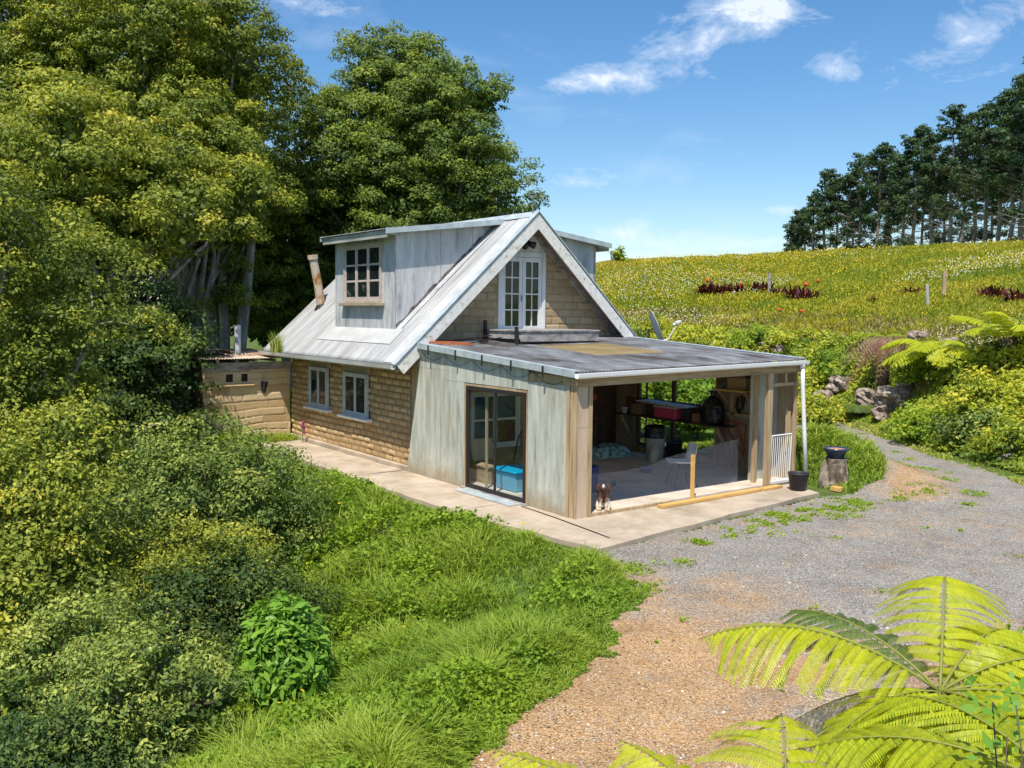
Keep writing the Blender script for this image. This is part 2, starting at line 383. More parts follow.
def H(x, y):
    x = np.asarray(x, float); y = np.asarray(y, float)
    dx, dy = x-CAM[0], y-CAM[1]; r = np.hypot(dx, dy)
    az = np.degrees(np.arctan2(dx, dy)); az = np.where(az < -120, az+360, az)
    z = np.full(x.shape, -.07)
    dl = sdist(x, y, LEDGE); dn = sdist(x, y, NEDGE)
    z = z - .30*np.clip(dl, 0, 16) * smooth(0, 1.5, dl) + .12*(fbm(x, y, .5, 3)-.5)*smooth(.3, 2, dl)
    z = z - .62*np.clip(dn, 0, 7) * smooth(-.1, .8, dn)
    r0 = foot(az); s = r - r0
    w = smooth(30, 43, az)*smooth(150, 130, az)
    bank = 1.65*smooth(0, 7, s)
    lin = np.clip((r-(r0+4))/np.maximum(76-(r0+4), 5), 0, 1)
    rise = 6.75 - np.clip(58-az, -8, 16)*.05
    hill = bank + rise*lin + .9*smooth(76, 110, r) - 0*np.clip(r-200, 0, 1e9)
    hill = hill + .35*(fbm(x, y, .12, 9)-.5)*smooth(3, 12, s)*smooth(72, 60, r)+ .35*(fbm(x, y, .6, 5)-.5)*smooth(.5, 3, s)*smooth(16, 8, s)
    z = z + w*hill
    ym = sdist(x, y, YARD)
    q = ((x-7.6)/1.5)**2 + ((y-1.0)/2.2)**2
    z = z + .85*np.exp(-q*1.1)*smooth(6.0, 6.8, x)
    z = np.where((ym > 0) & (dl < 0) & (dn < 0) & (s < 0), z + .015*(fbm(x, y, 1.3, 4)-.5), z)
    z = z + .3*smooth(12, 20, y)*smooth(2, -1, dl)*smooth(12,6,x)
    return z

az1 = np.concatenate([np.arange(-180, -2, 6), np.arange(-2, 74, .22), np.arange(74, 181, 6)])
rr = np.concatenate([[0, 1.0, 2.0, 3.0], np.geomspace(3.5, 130, 420), np.geomspace(150, 2500, 12)])
AZ, RR = np.meshgrid(az1, rr, indexing='ij')
X, Y = polar(AZ, RR); Z = H(X, Y)
Xc = (X[1:,1:]+X[:-1,:-1]+X[1:,:-1]+X[:-1,1:])/4; Yc = (Y[1:,1:]+Y[:-1,:-1]+Y[1:,:-1]+Y[:-1,1:])/4
def drive_mask(x, y):
    dx, dy = x-CAM[0], y-CAM[1]; r = np.hypot(dx, dy); az = np.degrees(np.arctan2(dx, dy)); az = np.where(az < -120, az+360, az)
    n = (fbm(x, y, 1.6, 21)-.5)*.7 + (vnoise(x, y, 7, 3)-.5)*.25
    return (sdist(x,y,LEDGE)+n*.8 < -.05) & (sdist(x,y,NEDGE)+n < 0) & (r < foot(az)-.3+n) & (sdist(x,y,YARD)+n*.5 > 0) & (az > -20) & (r < 60)
dm = drive_mask(Xc, Yc)
azc = np.degrees(np.arctan2(Xc-CAM[0], Yc-CAM[1])); rc = np.hypot(Xc-CAM[0], Yc-CAM[1])
mead = (~dm) & (rc > foot(azc)+6) & (azc > 30) & (azc < 130) & (rc < 400)
grd = (~dm) & (~mead)

def ground_mat(name, stops, scale, dirt=None, bump=.6, bs=25):
    return pm(name, stops, scale, (1,1,1), .95, bump, bs, detail=9, spec=.1, dirt=dirt, dirt_amt=(.45,.65), dirt_scale=.35, dist=.03)
M['soil'] = ground_mat('grassy_soil', [(.35,(.05,.08,.02)),(.5,(.09,.15,.03)),(.65,(.14,.20,.04))], 3, (.07,.055,.03))
M['meadow'] = ground_mat('meadow_ground', [(.35,(.17,.21,.02)),(.5,(.27,.28,.03)),(.65,(.36,.33,.05))], .5, (.12,.17,.02))
def gravel_mat():
    m, nt, b = new_mat('gravel_drive')
    c = coords(nt)
    cl = N(nt, 'ShaderNodeAttribute', attribute_name='clay')
    v = N(nt, 'ShaderNodeTexVoronoi', Scale=80); nt.links.new(c, v.inputs['Vector'])
    v2 = N(nt, 'ShaderNodeTexVoronoi', Scale=32); nt.links.new(c, v2.inputs['Vector'])
    sep = N(nt, 'ShaderNodeSeparateColor'); nt.links.new(v.outputs['Color'], sep.inputs[0])
    n = N(nt, 'ShaderNodeTexNoise', Scale=1.1, Detail=10, Roughness=.75); nt.links.new(c, n.inputs['Vector'])
    grey = ramp(nt, sep.outputs[0], [(0,(.145,.135,.12)),(.5,(.265,.248,.222)),(.85,(.375,.352,.315)),(1,(.57,.54,.48))])
    org = ramp(nt, sep.outputs[0], [(0,(.27,.15,.07)),(.5,(.45,.275,.135)),(.85,(.54,.36,.19)),(1,(.64,.52,.37))])
    ad = N(nt, 'ShaderNodeMath', operation='ADD'); nt.links.new(cl.outputs['Fac'], ad.inputs[0])
    n5 = N(nt, 'ShaderNodeTexNoise', Scale=2.4, Detail=10, Roughness=.8); nt.links.new(c, n5.inputs['Vector'])
    mm = N(nt, 'ShaderNodeMath', operation='MULTIPLY_ADD'); nt.links.new(n5.outputs['Fac'], mm.inputs[0]); mm.inputs[1].default_value = 2.2; mm.inputs[2].default_value = -1.1
    nt.links.new(mm.outputs[0], ad.inputs[1])
    k = ramp(nt, ad.outputs[0], [(.2,(0,0,0)),(.85,(1,1,1))])
    mx = N(nt, 'ShaderNodeMix', data_type='RGBA'); nt.links.new(k, mx.inputs[0]); nt.links.new(grey, mx.inputs[6]); nt.links.new(org, mx.inputs[7])
    sh = ramp(nt, n.outputs['Fac'], [(.3,(.72,.70,.68)),(.5,(.98,.98,.98)),(.7,(1.18,1.17,1.15))])
    m3 = N(nt, 'ShaderNodeMix', data_type='RGBA', blend_type='MULTIPLY'); m3.inputs[0].default_value = 1
    nt.links.new(mx.outputs[2], m3.inputs[6]); nt.links.new(sh, m3.inputs[7])
    nt.links.new(m3.outputs[2], b.inputs['Base Color']); b.inputs['Roughness'].default_value = .95; b.inputs['Specular IOR Level'].default_value = .15
    s2 = N(nt, 'ShaderNodeMath', operation='ADD'); nt.links.new(v.outputs['Distance'], s2.inputs[0]); nt.links.new(v2.outputs['Distance'], s2.inputs[1])
    bp = N(nt, 'ShaderNodeBump', Strength=.7, Distance=.02); bp.invert = True
    nt.links.new(s2.outputs[0], bp.inputs['Height']); nt.links.new(bp.outputs[0], b.inputs['Normal'])
    return m
M['gravel'] = gravel_mat()
def clay(x, y):
    dl = -sdist(x, y, LEDGE); dn = -sdist(x, y, NEDGE); ym = sdist(x, y, YARD)
    a = smooth(4.2, 1.2, dl + .6*(fbm(x,y,.6,2)-.5)*4)*smooth(1.9, -2.2, x+ .35*y +2.3 + 2.2*(fbm(x,y,.7,12)-.5))
    b = .75*smooth(1.3, 0, np.abs(ym-.7))*smooth(5.8,6.8,x)*smooth(16,9,x)
    c = .55*smooth(1.6,.4,dn)
    return np.clip(np.maximum.reduce([a*.92, b, c, .16+.25*(fbm(x,y,.7,33)-.4)]), 0, 1)
P3 = np.stack([X, Y, Z], -1)
g = grid_obj('ground', P3, M['soil'], keep=grd); tag(g, kind='structure')
g = grid_obj('meadow', P3, M['meadow'], keep=mead); tag(g, kind='structure')
g = grid_obj('driveway', P3, M['gravel'], keep=dm, attrs={'clay': clay(X, Y)}); tag(g, kind='structure')

# ------------------------------------------------------------------ foliage tools
def rand_unit(n):
    v = RNG.normal(size=(n, 3)); return unit(v)

def leaf_quads(P, Nn, size, aspect=.5, jitter=.6, shape='diamond', sizevar=.55):
    n = len(P)
    nn = unit(Nn + RNG.normal(size=(n,3))*jitter)
    a = unit(np.cross(nn, rand_unit(n))); b = np.cross(nn, a)
    s = (size*(1 + sizevar*(RNG.random(n)*2-1)))[:, None] if np.isscalar(size) else size[:, None]
    L = a*s*.5; W = b*s*.5*aspect
    if shape == 'diamond':
        return np.stack([P-L, P-W+L*.1, P+L, P+W+L*.1], 1)
    return np.stack([P-L-W, P+L-W, P+L+W, P-L+W], 1)

def clumps_on_lobes(lobes, spacing, lower=-.45, sink=.72, inner=.12):
    """points on the outside of a union of ellipsoids"""
    out = []; nor = []
    L = np.array(lobes, float)
    for i, (x,y,z,rx,ry,rz) in enumerate(L):
        area = 4*math.pi*((rx*ry)**1.6/3 + (rx*rz)**1.6/3 + (ry*rz)**1.6/3)**(1/1.6)
        n = max(8, int(area/spacing**2))
        d = rand_unit(n); d = d[d[:,2] > lower]
        p = d*np.array([rx,ry,rz])*(1 - RNG.random((len(d),1))**2*.22) + np.array([x,y,z])
        keep = np.ones(len(p), bool)
        for j, (a,b,c,ra,rb,rc_) in enumerate(L):
            if j == i: continue
            q = (((p - [a,b,c])/[ra,rb,rc_])**2).sum(1)
            keep &= (q > sink**2) | (RNG.random(len(p)) < inner)
        out.append(p[keep]); nor.append(unit(d[keep]/np.array([rx,ry,rz])))
    return np.concatenate(out), np.concatenate(nor)

def crown(name, lobes, mat, parent, spacing=.7, cr=.5, per=90, size=.09, flat=.85, aspect=.55, tint=.45, tvar=.2, lower=-.5, back=.45, upb=.3, tip=.3, gap=.06):
    C, D = clumps_on_lobes(lobes, spacing, lower)
    tocam = unit(CAM - C)
    facing = (D*tocam).sum(1)
    keep = (RNG.random(len(C)) > gap) & ((facing > -.25) | (RNG.random(len(C)) < back))
    C, D = C[keep], D[keep]
    nc = len(C)
    rad = cr*(.55 + .9*RNG.random(nc))
    cnt = np.maximum(6, (per*(rad/cr)**2).astype(int))
    idx = np.repeat(np.arange(nc), cnt); n = len(idx)
    q = rand_unit(n); q[:,2] = np.abs(q[:,2])*1.0 - .25*RNG.random(n)
    rr_ = RNG.random(n)**.28
    off = q*rr_[:,None]*rad[idx][:,None]; off[:,2] *= flat
    off += D[idx]*(rad[idx]*.25)[:,None]
    Pn = C[idx] + off
    nrm = unit(q*1.15 + D[idx]*.45 + np.array([0,0,upb]))
    # sparse inner foliage blocks daylight; its dark tint paints the crown's inner shade
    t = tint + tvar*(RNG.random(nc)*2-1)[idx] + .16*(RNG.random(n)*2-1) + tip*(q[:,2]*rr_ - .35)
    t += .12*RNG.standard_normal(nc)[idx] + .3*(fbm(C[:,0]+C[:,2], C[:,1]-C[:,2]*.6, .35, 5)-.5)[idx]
    Q = leaf_quads(Pn, nrm, size, aspect, .42)
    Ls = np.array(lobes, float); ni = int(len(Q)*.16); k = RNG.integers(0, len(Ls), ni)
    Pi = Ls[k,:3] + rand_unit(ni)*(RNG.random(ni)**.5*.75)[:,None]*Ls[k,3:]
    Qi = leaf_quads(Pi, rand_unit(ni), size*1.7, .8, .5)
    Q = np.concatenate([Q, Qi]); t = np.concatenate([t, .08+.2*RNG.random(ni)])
    return quads_obj(name, Q, t, mat, parent), C

def limb(mb, a, b, ra, rb, wob=.15, n=6):
    a = np.array(a, float); b = np.array(b, float); L = np.linalg.norm(b-a)
    pts = []
    o1 = RNG.normal(size=3)*wob*L*.5; o2 = RNG.normal(size=3)*wob*L*.3
    for i in range(n+1):
        t = i/n; pts.append(a + (b-a)*t + o1*math.sin(math.pi*t)*.5 + o2*math.sin(2*math.pi*t)*.3 + np.array([0,0,L*.08*math.sin(math.pi*t)*(-1 if b[2] < a[2] else 1)]))
    mb.tube(pts, [ra+(rb-ra)*(i/n)**.8 for i in range(n+1)], 7)
    return pts

def make_tree(name, label, cat, base, lobes, mat, trunks=1, tr=.25, bark='bark', fork=.35, group=None, sec=None, **kw):
    x, y = base; z = float(H(x, y))
    t = thing(name, label, cat, (x, y, z), group)
    mb = MB()
    L = np.array(lobes, float); cen = L[:, :3].mean(0)
    zl = (L[:,2]-L[:,5]).min(); fz = z + max(.3, (cen[2]-z)*fork)
    tops = []
    for k in range(trunks):
        ang = 2*math.pi*k/max(trunks,1) + .6
        sp = .35*tr*6*(trunks > 1)
        foot_ = (x + math.cos(ang)*tr*1.1*(trunks > 1), y + math.sin(ang)*tr*1.1*(trunks > 1), z-.3)
        top = (x + math.cos(ang)*sp + (cen[0]-x)*.35, y + math.sin(ang)*sp + (cen[1]-y)*.35, fz + RNG.random()*.6)
        limb(mb, foot_, top, tr*(1.15 if k == 0 else .85), tr*.68, .08)
        tops.append(top)
    for i, l in enumerate(L):
        tp = tops[int(np.argmin([np.hypot(tt[0]-l[0], tt[1]-l[1]) for tt in tops]))]
        limb(mb, tp, l[:3]+np.array([0,0,-.2*l[5]]), tr*.45, .035, .16)
        for _ in range(3):
            d = rand_unit(1)[0]*l[3:]*.55; limb(mb, l[:3]+[0,0,-.2*l[5]], l[:3]+d, .02+tr*.04, .01, .2, 4)
    mb.build('trunk', M[bark], t, smooth=True)
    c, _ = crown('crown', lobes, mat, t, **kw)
    return t

def ellipsoid_lobes(c, R3, n, lr, seed=None, zmin=-.75, shell=.72):
    """lobes spread through an ellipsoid envelope"""
    out = []
    g = np.random.default_rng(seed if seed is not None else 1)
    for i in range(n):
        k = i + .5; ph = math.acos(1 - 2*k/n); th = math.pi*(1+5**.5)*k
        d = np.array([math.cos(th)*math.sin(ph), math.sin(th)*math.sin(ph), math.cos(ph)]) + g.normal(size=3)*.15
        d[2] = max(d[2], zmin)
        s = shell*(.75+.4*g.random())
        p = np.array(c) + d*np.array(R3)*s
        r = lr*(.7+.6*g.random())
        out.append((p[0], p[1], p[2], r*1.05, r*1.05, r*.95))
    return out

# ------------------------------------------------------------------ THE HOUSE
house = thing('mudbrick_house', 'two storey mudbrick cottage with steep white iron roof, dormers and an open lean-to workshop', 'house', (0, 5.39, 0))
XW, YG, YB = 5.916, 5.392, 11.66
def heightwall(name, o, U, V, Nv, w, h, bw, bh, depth, jit, mats, parent, holes=(), mask=None, res=.02, groove=.018, wob=.0, seed=0, rnd=.35):
    nu, nv = int(w/res)+1, int(h/res)+1
    a = np.linspace(0, w, nu); b = np.linspace(0, h, nv)
    A, B = np.meshgrid(a, b, indexing='ij')
    Bw = B + wob*(vnoise(A, B, 1.2, seed+3)-.5)*2
    row = np.floor(Bw/bh)
    g = lambda i, j: (np.sin(i*12.9898+j*78.233+seed*3.7)*43758.5453) % 1
    Aw = A + bw*(.5*(row % 2) + .25*(g(row, 0*row)-.5)) + wob*(vnoise(A, B, 1.7, seed+9)-.5)
    colm = np.floor(Aw/bw)
    fu = (Aw/bw-colm)*bw; fv = (Bw/bh-row)*bh
    eu = np.minimum(fu, bw-fu); ev = np.minimum(fv, bh-fv)
    nz = (vnoise(A, B, 14, seed)-.5)*.02
    e = np.minimum(eu, ev)+nz*.7
    k = g(row, colm)
    prof = smooth(0, rnd*bh, e)
    d = depth*prof + (k-.5)*jit*prof + (fbm(A, B, 6, seed, 2)-.5)*depth*.35
    o, U, V, Nv = map(np.array, (o, U, V, Nv))
    P = o + A[...,None]*U + B[...,None]*V + d[...,None]*Nv
    ac = (A[1:,1:]+A[:-1,:-1])/2; bc = (B[1:,1:]+B[:-1,:-1])/2
    keep = np.ones(ac.shape, bool)
    for (u0_,u1_,v0_,v1_) in holes: keep &= ~((ac > u0_) & (ac < u1_) & (bc > v0_) & (bc < v1_))
    if mask is not None: keep &= mask(ac, bc)
    return grid_obj(name, P, mats, parent, True, keep, {'brick': k*.8-.1, 'joint': smooth(groove+.012, groove-.006, e)*.8})

K = (5.57-2.36)/(2.963+.547)          # roof slope
def zroof(x): return 2.36 + K*(x+.547) if x < 2.963 else 2.36 + K*(2*2.963 - x + .547)
# left (eaves) wall, runs back along +Y
W1 = (9.33, 10.38, .95, 1.96); W2 = (7.25, 8.42, .93, 1.93)
heightwall('wall', (0.03, YG, -.05), (0,1,0), (0,0,1), (-1,0,0), YB-YG, 2.62, .33, .14, .020, .030, M['mud'], house,
           holes=[(W1[0]-YG, W1[1]-YG, W1[2]+.05, W1[3]+.05), (W2[0]-YG, W2[1]-YG, W2[2]+.05, W2[3]+.05)], wob=.035, seed=1, rnd=.34)
mb = MB(); mb.box((.07, YG+.05, -.4), (.3, W2[0], 2.6)); mb.box((.07, W2[1], -.4), (.3, W1[0], 2.6)); mb.box((.07, W1[1], -.4), (.3, YB, 2.6))
for w in (W1, W2): mb.box((.07, w[0], -.4), (.3, w[1], w[2])); mb.box((.07, w[0], w[3]), (.3, w[1], 2.6))
mb.box((.1, YB-.3, -.4), (XW-.1, YB, 2.5)); mb.box((XW-.3, YG+.3, -.4), (XW, YB-.3, 2.5))
mb.poly([(.05,YB-.02,2.5),(XW-.05,YB-.02,2.5),(2.963,YB-.02,5.35),(.05,YB-.25,2.5),(XW-.05,YB-.25,2.5),(2.963,YB-.25,5.35)], [(0,2,1),(3,4,5),(0,1,4,3),(1,2,5,4),(2,0,3,5)])
mb.build('wall_core', M['lintel'], house)
mb = MB(); mb.box((-.07, YG+.02, -.3), (.028, YB+.02, .10)); mb.build('plinth', M['concrete'], house, bevel=.01)
# gable wall
def gmask(a, b):
    z = b - .05; zr = np.where(a < 2.963, 2.36+K*(a+.547), 2.36+K*(2*2.963-a+.547)) - .12
    return z < zr
FD = (2.33, 3.47, 2.86, 4.62)
IW = (1.5, 2.86, .32, 1.6)
heightwall('gable_wall', (0.0, YG, -.05), (1,0,0), (0,0,1), (0,-1,0), XW, 5.6, .42, .175, .016, .008, M['mud_pale'], house,
           holes=[(FD[0], FD[1], FD[2]+.05, FD[3]+.05), (IW[0], IW[1], IW[2]+.05, IW[3]+.05)], mask=gmask, wob=.01, seed=4, groove=.012, rnd=.16)
mb = MB()
mb.box((.31, YG+.06, -.4), (IW[0]-.02, YG+.28, 2.6)); mb.box((IW[0], YG+.1, -.4), (IW[1], YG+.28, IW[2])); mb.box((IW[0], YG+.1, IW[3]), (IW[1], YG+.28, 2.6)); mb.box((IW[1]+.02, YG+.06, -.4), (XW-.02, YG+.28, 2.6))
mb.build('gable_core', M['lintel'], house)
# timber board wall inside the workshop, dark
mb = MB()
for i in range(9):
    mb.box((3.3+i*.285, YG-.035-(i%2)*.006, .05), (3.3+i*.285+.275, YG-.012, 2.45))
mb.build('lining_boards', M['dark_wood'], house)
# porch of plaster around french door: pale upper panel
def window(name, parent, o, U, V, Nv, w, h, frame, mats, sashes, rows, fr=.06, dep=.07, bar=.025, sash=.05, colsper=1, deep=False):
    """frame + sashes as one part, glass as its sub-part"""
    mb = MB()
    B = lambda a,b,c,d,e,f: mb.obox(o, U, V, Nv, (a,b), (c,d), (e,f))
    B(0,fr,0,h,-.03,dep); B(w-fr,w,0,h,-.03,dep); B(fr,w-fr,h-fr,h,-.03,dep); B(fr,w-fr,0,fr,-.03,dep)
    sw = (w-2*fr)/sashes
    for s in range(sashes):
        a = fr+s*sw; b = a+sw
        B(a+.003,a+sash,fr,h-fr,0,dep-.02); B(b-sash,b-.003,fr,h-fr,0,dep-.02)
        B(a+sash,b-sash,fr,fr+sash*1.2,0,dep-.02); B(a+sash,b-sash,h-fr-sash,h-fr,0,dep-.02)
        y0, y1 = fr+sash*1.2, h-fr-sash
        for r in range(1, rows):
            yy = y0+(y1-y0)*r/rows; B(a+sash,b-sash,yy-bar/2,yy+bar/2,.005,dep-.03)
        for c in range(1, colsper):
            xx = a+sash+(sw-2*sash)*c/colsper; B(xx-bar/2,xx+bar/2,y0,y1,.008,dep-.027)
    if deep:
        mb.obox(o, U, V, Nv, (fr,w-fr), (fr,h-fr), (.012,.018), 1); return mb.build(name, list(mats), parent)
    f = mb.build(name, mats[0], parent)
    mb = MB(); mb.obox(o, U, V, Nv, (fr,w-fr), (fr,h-fr), (.012,.018)); mb.build('pane', mats[1], f)
    return f
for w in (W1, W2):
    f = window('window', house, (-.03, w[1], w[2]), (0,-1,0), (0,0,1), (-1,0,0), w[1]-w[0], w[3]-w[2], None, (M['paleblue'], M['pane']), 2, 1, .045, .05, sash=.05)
    mb = MB(); mb.box((-.16, w[0]-.16, w[2]-.07), (.02, w[1]+.16, w[2]-.005)); mb.build('sill', M['white'], f, bevel=.012)
    mb = MB(); mb.box((-.035, w[0]-.12, w[3]+.005), (.02, w[1]+.12, w[3]+.17)); mb.build('lintel', M['lintel'], f, bevel=.01)
    # pale cloth added behind the glass to imitate reflected pale bricks
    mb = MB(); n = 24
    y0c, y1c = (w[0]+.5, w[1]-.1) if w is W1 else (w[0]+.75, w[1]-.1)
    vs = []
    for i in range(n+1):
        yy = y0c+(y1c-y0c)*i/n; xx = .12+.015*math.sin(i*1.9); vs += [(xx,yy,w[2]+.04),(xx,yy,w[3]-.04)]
    mb.poly(vs, [(2*i,2*i+2,2*i+3,2*i+1) for i in range(n)]); mb.build('pane_cloth', M['white'], f, smooth=True)
# french window in the gable
mb = MB()
mb.box((FD[0]-.10, YG-.05, FD[2]-.05), (FD[0], YG+.05, FD[3]+.12)); mb.box((FD[1], YG-.05, FD[2]-.05), (FD[1]+.10, YG+.05, FD[3]+.12))
mb.box((FD[0], YG-.045, FD[3]), (FD[1], YG+.05, FD[3]+.12)); mb.box((FD[0]-.10, YG-.07, FD[2]-.12), (FD[1]+.10, YG+.05, FD[2]-.05))
mb.poly([(FD[0]-.1,YG-.03,FD[3]+.12),(FD[1]+.1,YG-.03,FD[3]+.12),(2.963,YG-.03,5.42),(FD[0]-.1,YG+.05,FD[3]+.12),(FD[1]+.1,YG+.05,FD[3]+.12),(2.963,YG+.05,5.42)], [(0,1,2),(3,5,4),(0,3,4,1),(1,4,5,2),(2,5,3,0)])
surr = mb.build('door_surround', M['white'], house, bevel=.006)
mb = MB()
for x0, x1 in ((FD[0]+.01, 2.905), (2.915, FD[1]-.01)):
    st = .09; z0, z1 = FD[2]-.04, FD[3]-.01
    mb.box((x0,YG-.03,z0),(x0+st,YG+.015,z1)); mb.box((x1-st,YG-.03,z0),(x1,YG+.015,z1))
    mb.box((x0+st,YG-.03,z0),(x1-st,YG+.015,z0+.24)); mb.box((x0+st,YG-.03,z1-.1),(x1-st,YG+.015,z1))
    for r in range(1,4):
        zz = z0+.24+(z1-.1-z0-.24)*r/4; mb.box((x0+st,YG-.024,zz-.014),(x1-st,YG+.01,zz+.014))
    xx = (x0+x1)/2; mb.box((xx-.013,YG-.021,z0+.24),(xx+.013,YG+.012,z1-.1))
fdo = mb.build('french_window', M['white'], house)
mb = MB(); mb.box((FD[0]+.08, YG-.006, FD[2]+.15), (FD[1]-.08, YG, FD[3]-.08)); mb.build('pane', M['pane'], fdo)
mb = MB(); mb.box((2.87,YG-.06,3.62),(2.89,YG-.03,3.76)); mb.build('handle', M['alu'], fdo)
# floodlight under the apex
mb = MB(); mb.tube([(2.92,YG-.03,4.98),(2.92,YG-.14,4.97)], .03); mb.lathe((2.92,YG-.14,4.90),[(.02,0),(.065,.0),(.07,.1),(.05,.14),(0.001,.15)],12)
mb.tube([(2.92,YG-.16,4.93),(3.05,YG-.3,4.86)],[.05,.085],12); mb.tube([(2.9,YG-.15,4.93),(2.78,YG-.28,4.83)],[.045,.075],12)
mb.build('floodlight', M['black'], house, smooth=True)
# --- main roof (corrugated) with the dormer area cut out
RY0, RY1 = 4.89, 12.10
def corr(name, fn, u0_, u1_, pitch, v0_, v1_, nv, amp, mats, parent, seg=8, thick=.004, keepf=None):
    nu = int((u1_-u0_)/pitch*seg)+1
    a = np.linspace(u0_, u1_, nu); b = np.linspace(v0_, v1_, nv)
    A, B = np.meshgrid(a, b, indexing='ij'); d = amp*np.sin(2*math.pi*A/pitch)
    P = fn(A, B, d)
    keep = None
    if keepf is not None:
        keep = keepf((A[1:,1:]+A[:-1,:-1])/2, (B[1:,1:]+B[:-1,:-1])/2)
    return grid_obj(name, P, mats, parent, True, keep, thick=thick)
nL = np.array([-K,0,1])/math.hypot(K,1); nR = np.array([K,0,1])/math.hypot(K,1)
def roofL(A, B, d):   # A along y, B = x
    return np.stack([B + nL[0]*d, A, 2.36+K*(B+.547)+nL[2]*d], -1)
def roofR(A, B, d):
    return np.stack([2*2.963-B + nR[0]*d, A, 2.36+K*(B+.547)+nR[2]*d], -1)
roof = corr('roof', roofL, RY0, RY1, .076, -.62, 2.95, 46, .009, M['iron'], house)
corr('roof_slope', roofR, RY0, RY1, .076, -.62, 2.95, 20, .009, M['iron'], house)
# ridge capping, roof edge capping, barge boards
mb = MB()
for s, nn in ((-1, nL), (1, nR)):
    X0 = 2.963
    a = Vector((X0, 0, zroof(2.963)+.045)); 
    dvec = Vector((s*1, 0, -K)).normalized()
    mb.poly([(a.x, RY0-.03, a.z), (a.x, RY1, a.z), tuple((a+dvec*.2)+Vector((0,RY1,0))), tuple((a+dvec*.2)+Vector((0,RY0-.03,0)))], [(0,1,2,3)])
mb.build('ridge_cap', M['flash'], roof)
def rake(name, x0, x1, side, up0, up1, y0, y1, mat, parent):
    """board following the roof slope; up = distance normal to the slope"""
    nn = nL if side < 0 else nR
    def pt(x, y, d):
        if x > 2.9: return (2.963, y, 2.36+K*(2.963+.547)+d*math.hypot(K,1))
        xx = x if side < 0 else 2*2.963-x
        return (xx+nn[0]*d, y, 2.36+K*(x+.547)+nn[2]*d)
    vs = [pt(x,y,d) for x in (x0,x1) for y in (y0,y1) for d in (up0,up1)]
    mb = MB(); mb.poly(vs, [(0,1,3,2),(4,6,7,5),(0,4,5,1),(2,3,7,6),(0,2,6,4),(1,5,7,3)])
    return mb.build(name, mat, parent)
for sd in (-1, 1):
    x1 = 2.963 + .0
    rake('barge_board', -.62, 2.98, sd, -.26, -.012, RY0-.03, RY0, M['barge'], house)
    rake('barge_cap', -.64, 2.98, sd, .012, .035, RY0-.05, RY0+.11, M['flash'], house)
    rake('soffit', -.6, 2.95, sd, -.06, -.03, RY0+.002, YG-.01, M['soffit'], house)
    rake('soffit_batten', -.2, 2.9, sd, -.18, -.062, YG-.07, YG-.02, M['timber_grey'], house)
    rake('barge_board', -.62, 2.98, sd, -.2, -.012, RY1, RY1+.03, M['barge'], house)
# smooth flashing strip along the front of the left slope
rake('verge_flashing', -.6, 2.93, -1, .014, .02, RY0+.14, RY0+.52, M['iron_white'], roof)
rake('verge_flashing', -.6, 2.93, 1, .014, .02, RY0+.14, RY0+.52, M['iron_white'], roof)
# valley flashing and white apron under the dormer
rake('dormer_apron', -.22, .13, -1, .013, .022, 5.85, 9.5, M['iron_white'], roof)
rake('side_flashing', .1, 2.9, -1, .013, .02, 5.98, 6.2, M['ply_grey'], roof)
# gutter + sprout
mb = MB(); GX = -.66; GZ = zroof(-.6)-.05
prof = [(.06,.03),(.055,-.045),(.02,-.07),(-.03,-.07),(-.06,-.05),(-.068,.03),(-.06,.03),(-.052,-.04),(-.028,-.06),(.018,-.06),(.045,-.04),(.052,.03)]
vs = []; n = len(prof)
for y in (RY0+.02, RY1-.0): vs += [(GX+a, y, GZ+b) for a, b in prof]
mb.poly(vs, [(i,(i+1)%n,n+(i+1)%n,n+i) for i in range(n)] + [tuple(range(n)), tuple(reversed(range(n,2*n)))])
mb.build('gutter', M['gutter'], house)
mb = MB(); mb.box((-.575, RY0, 2.16), (-.55, RY1, 2.33)); mb.build('fascia', M['timber_grey'], house)
mb = MB(); mb.box((-.55, YG+.02, 2.19), (.0, YB+.35, 2.21)); mb.build('eaves_soffit', M['soffit'], house)

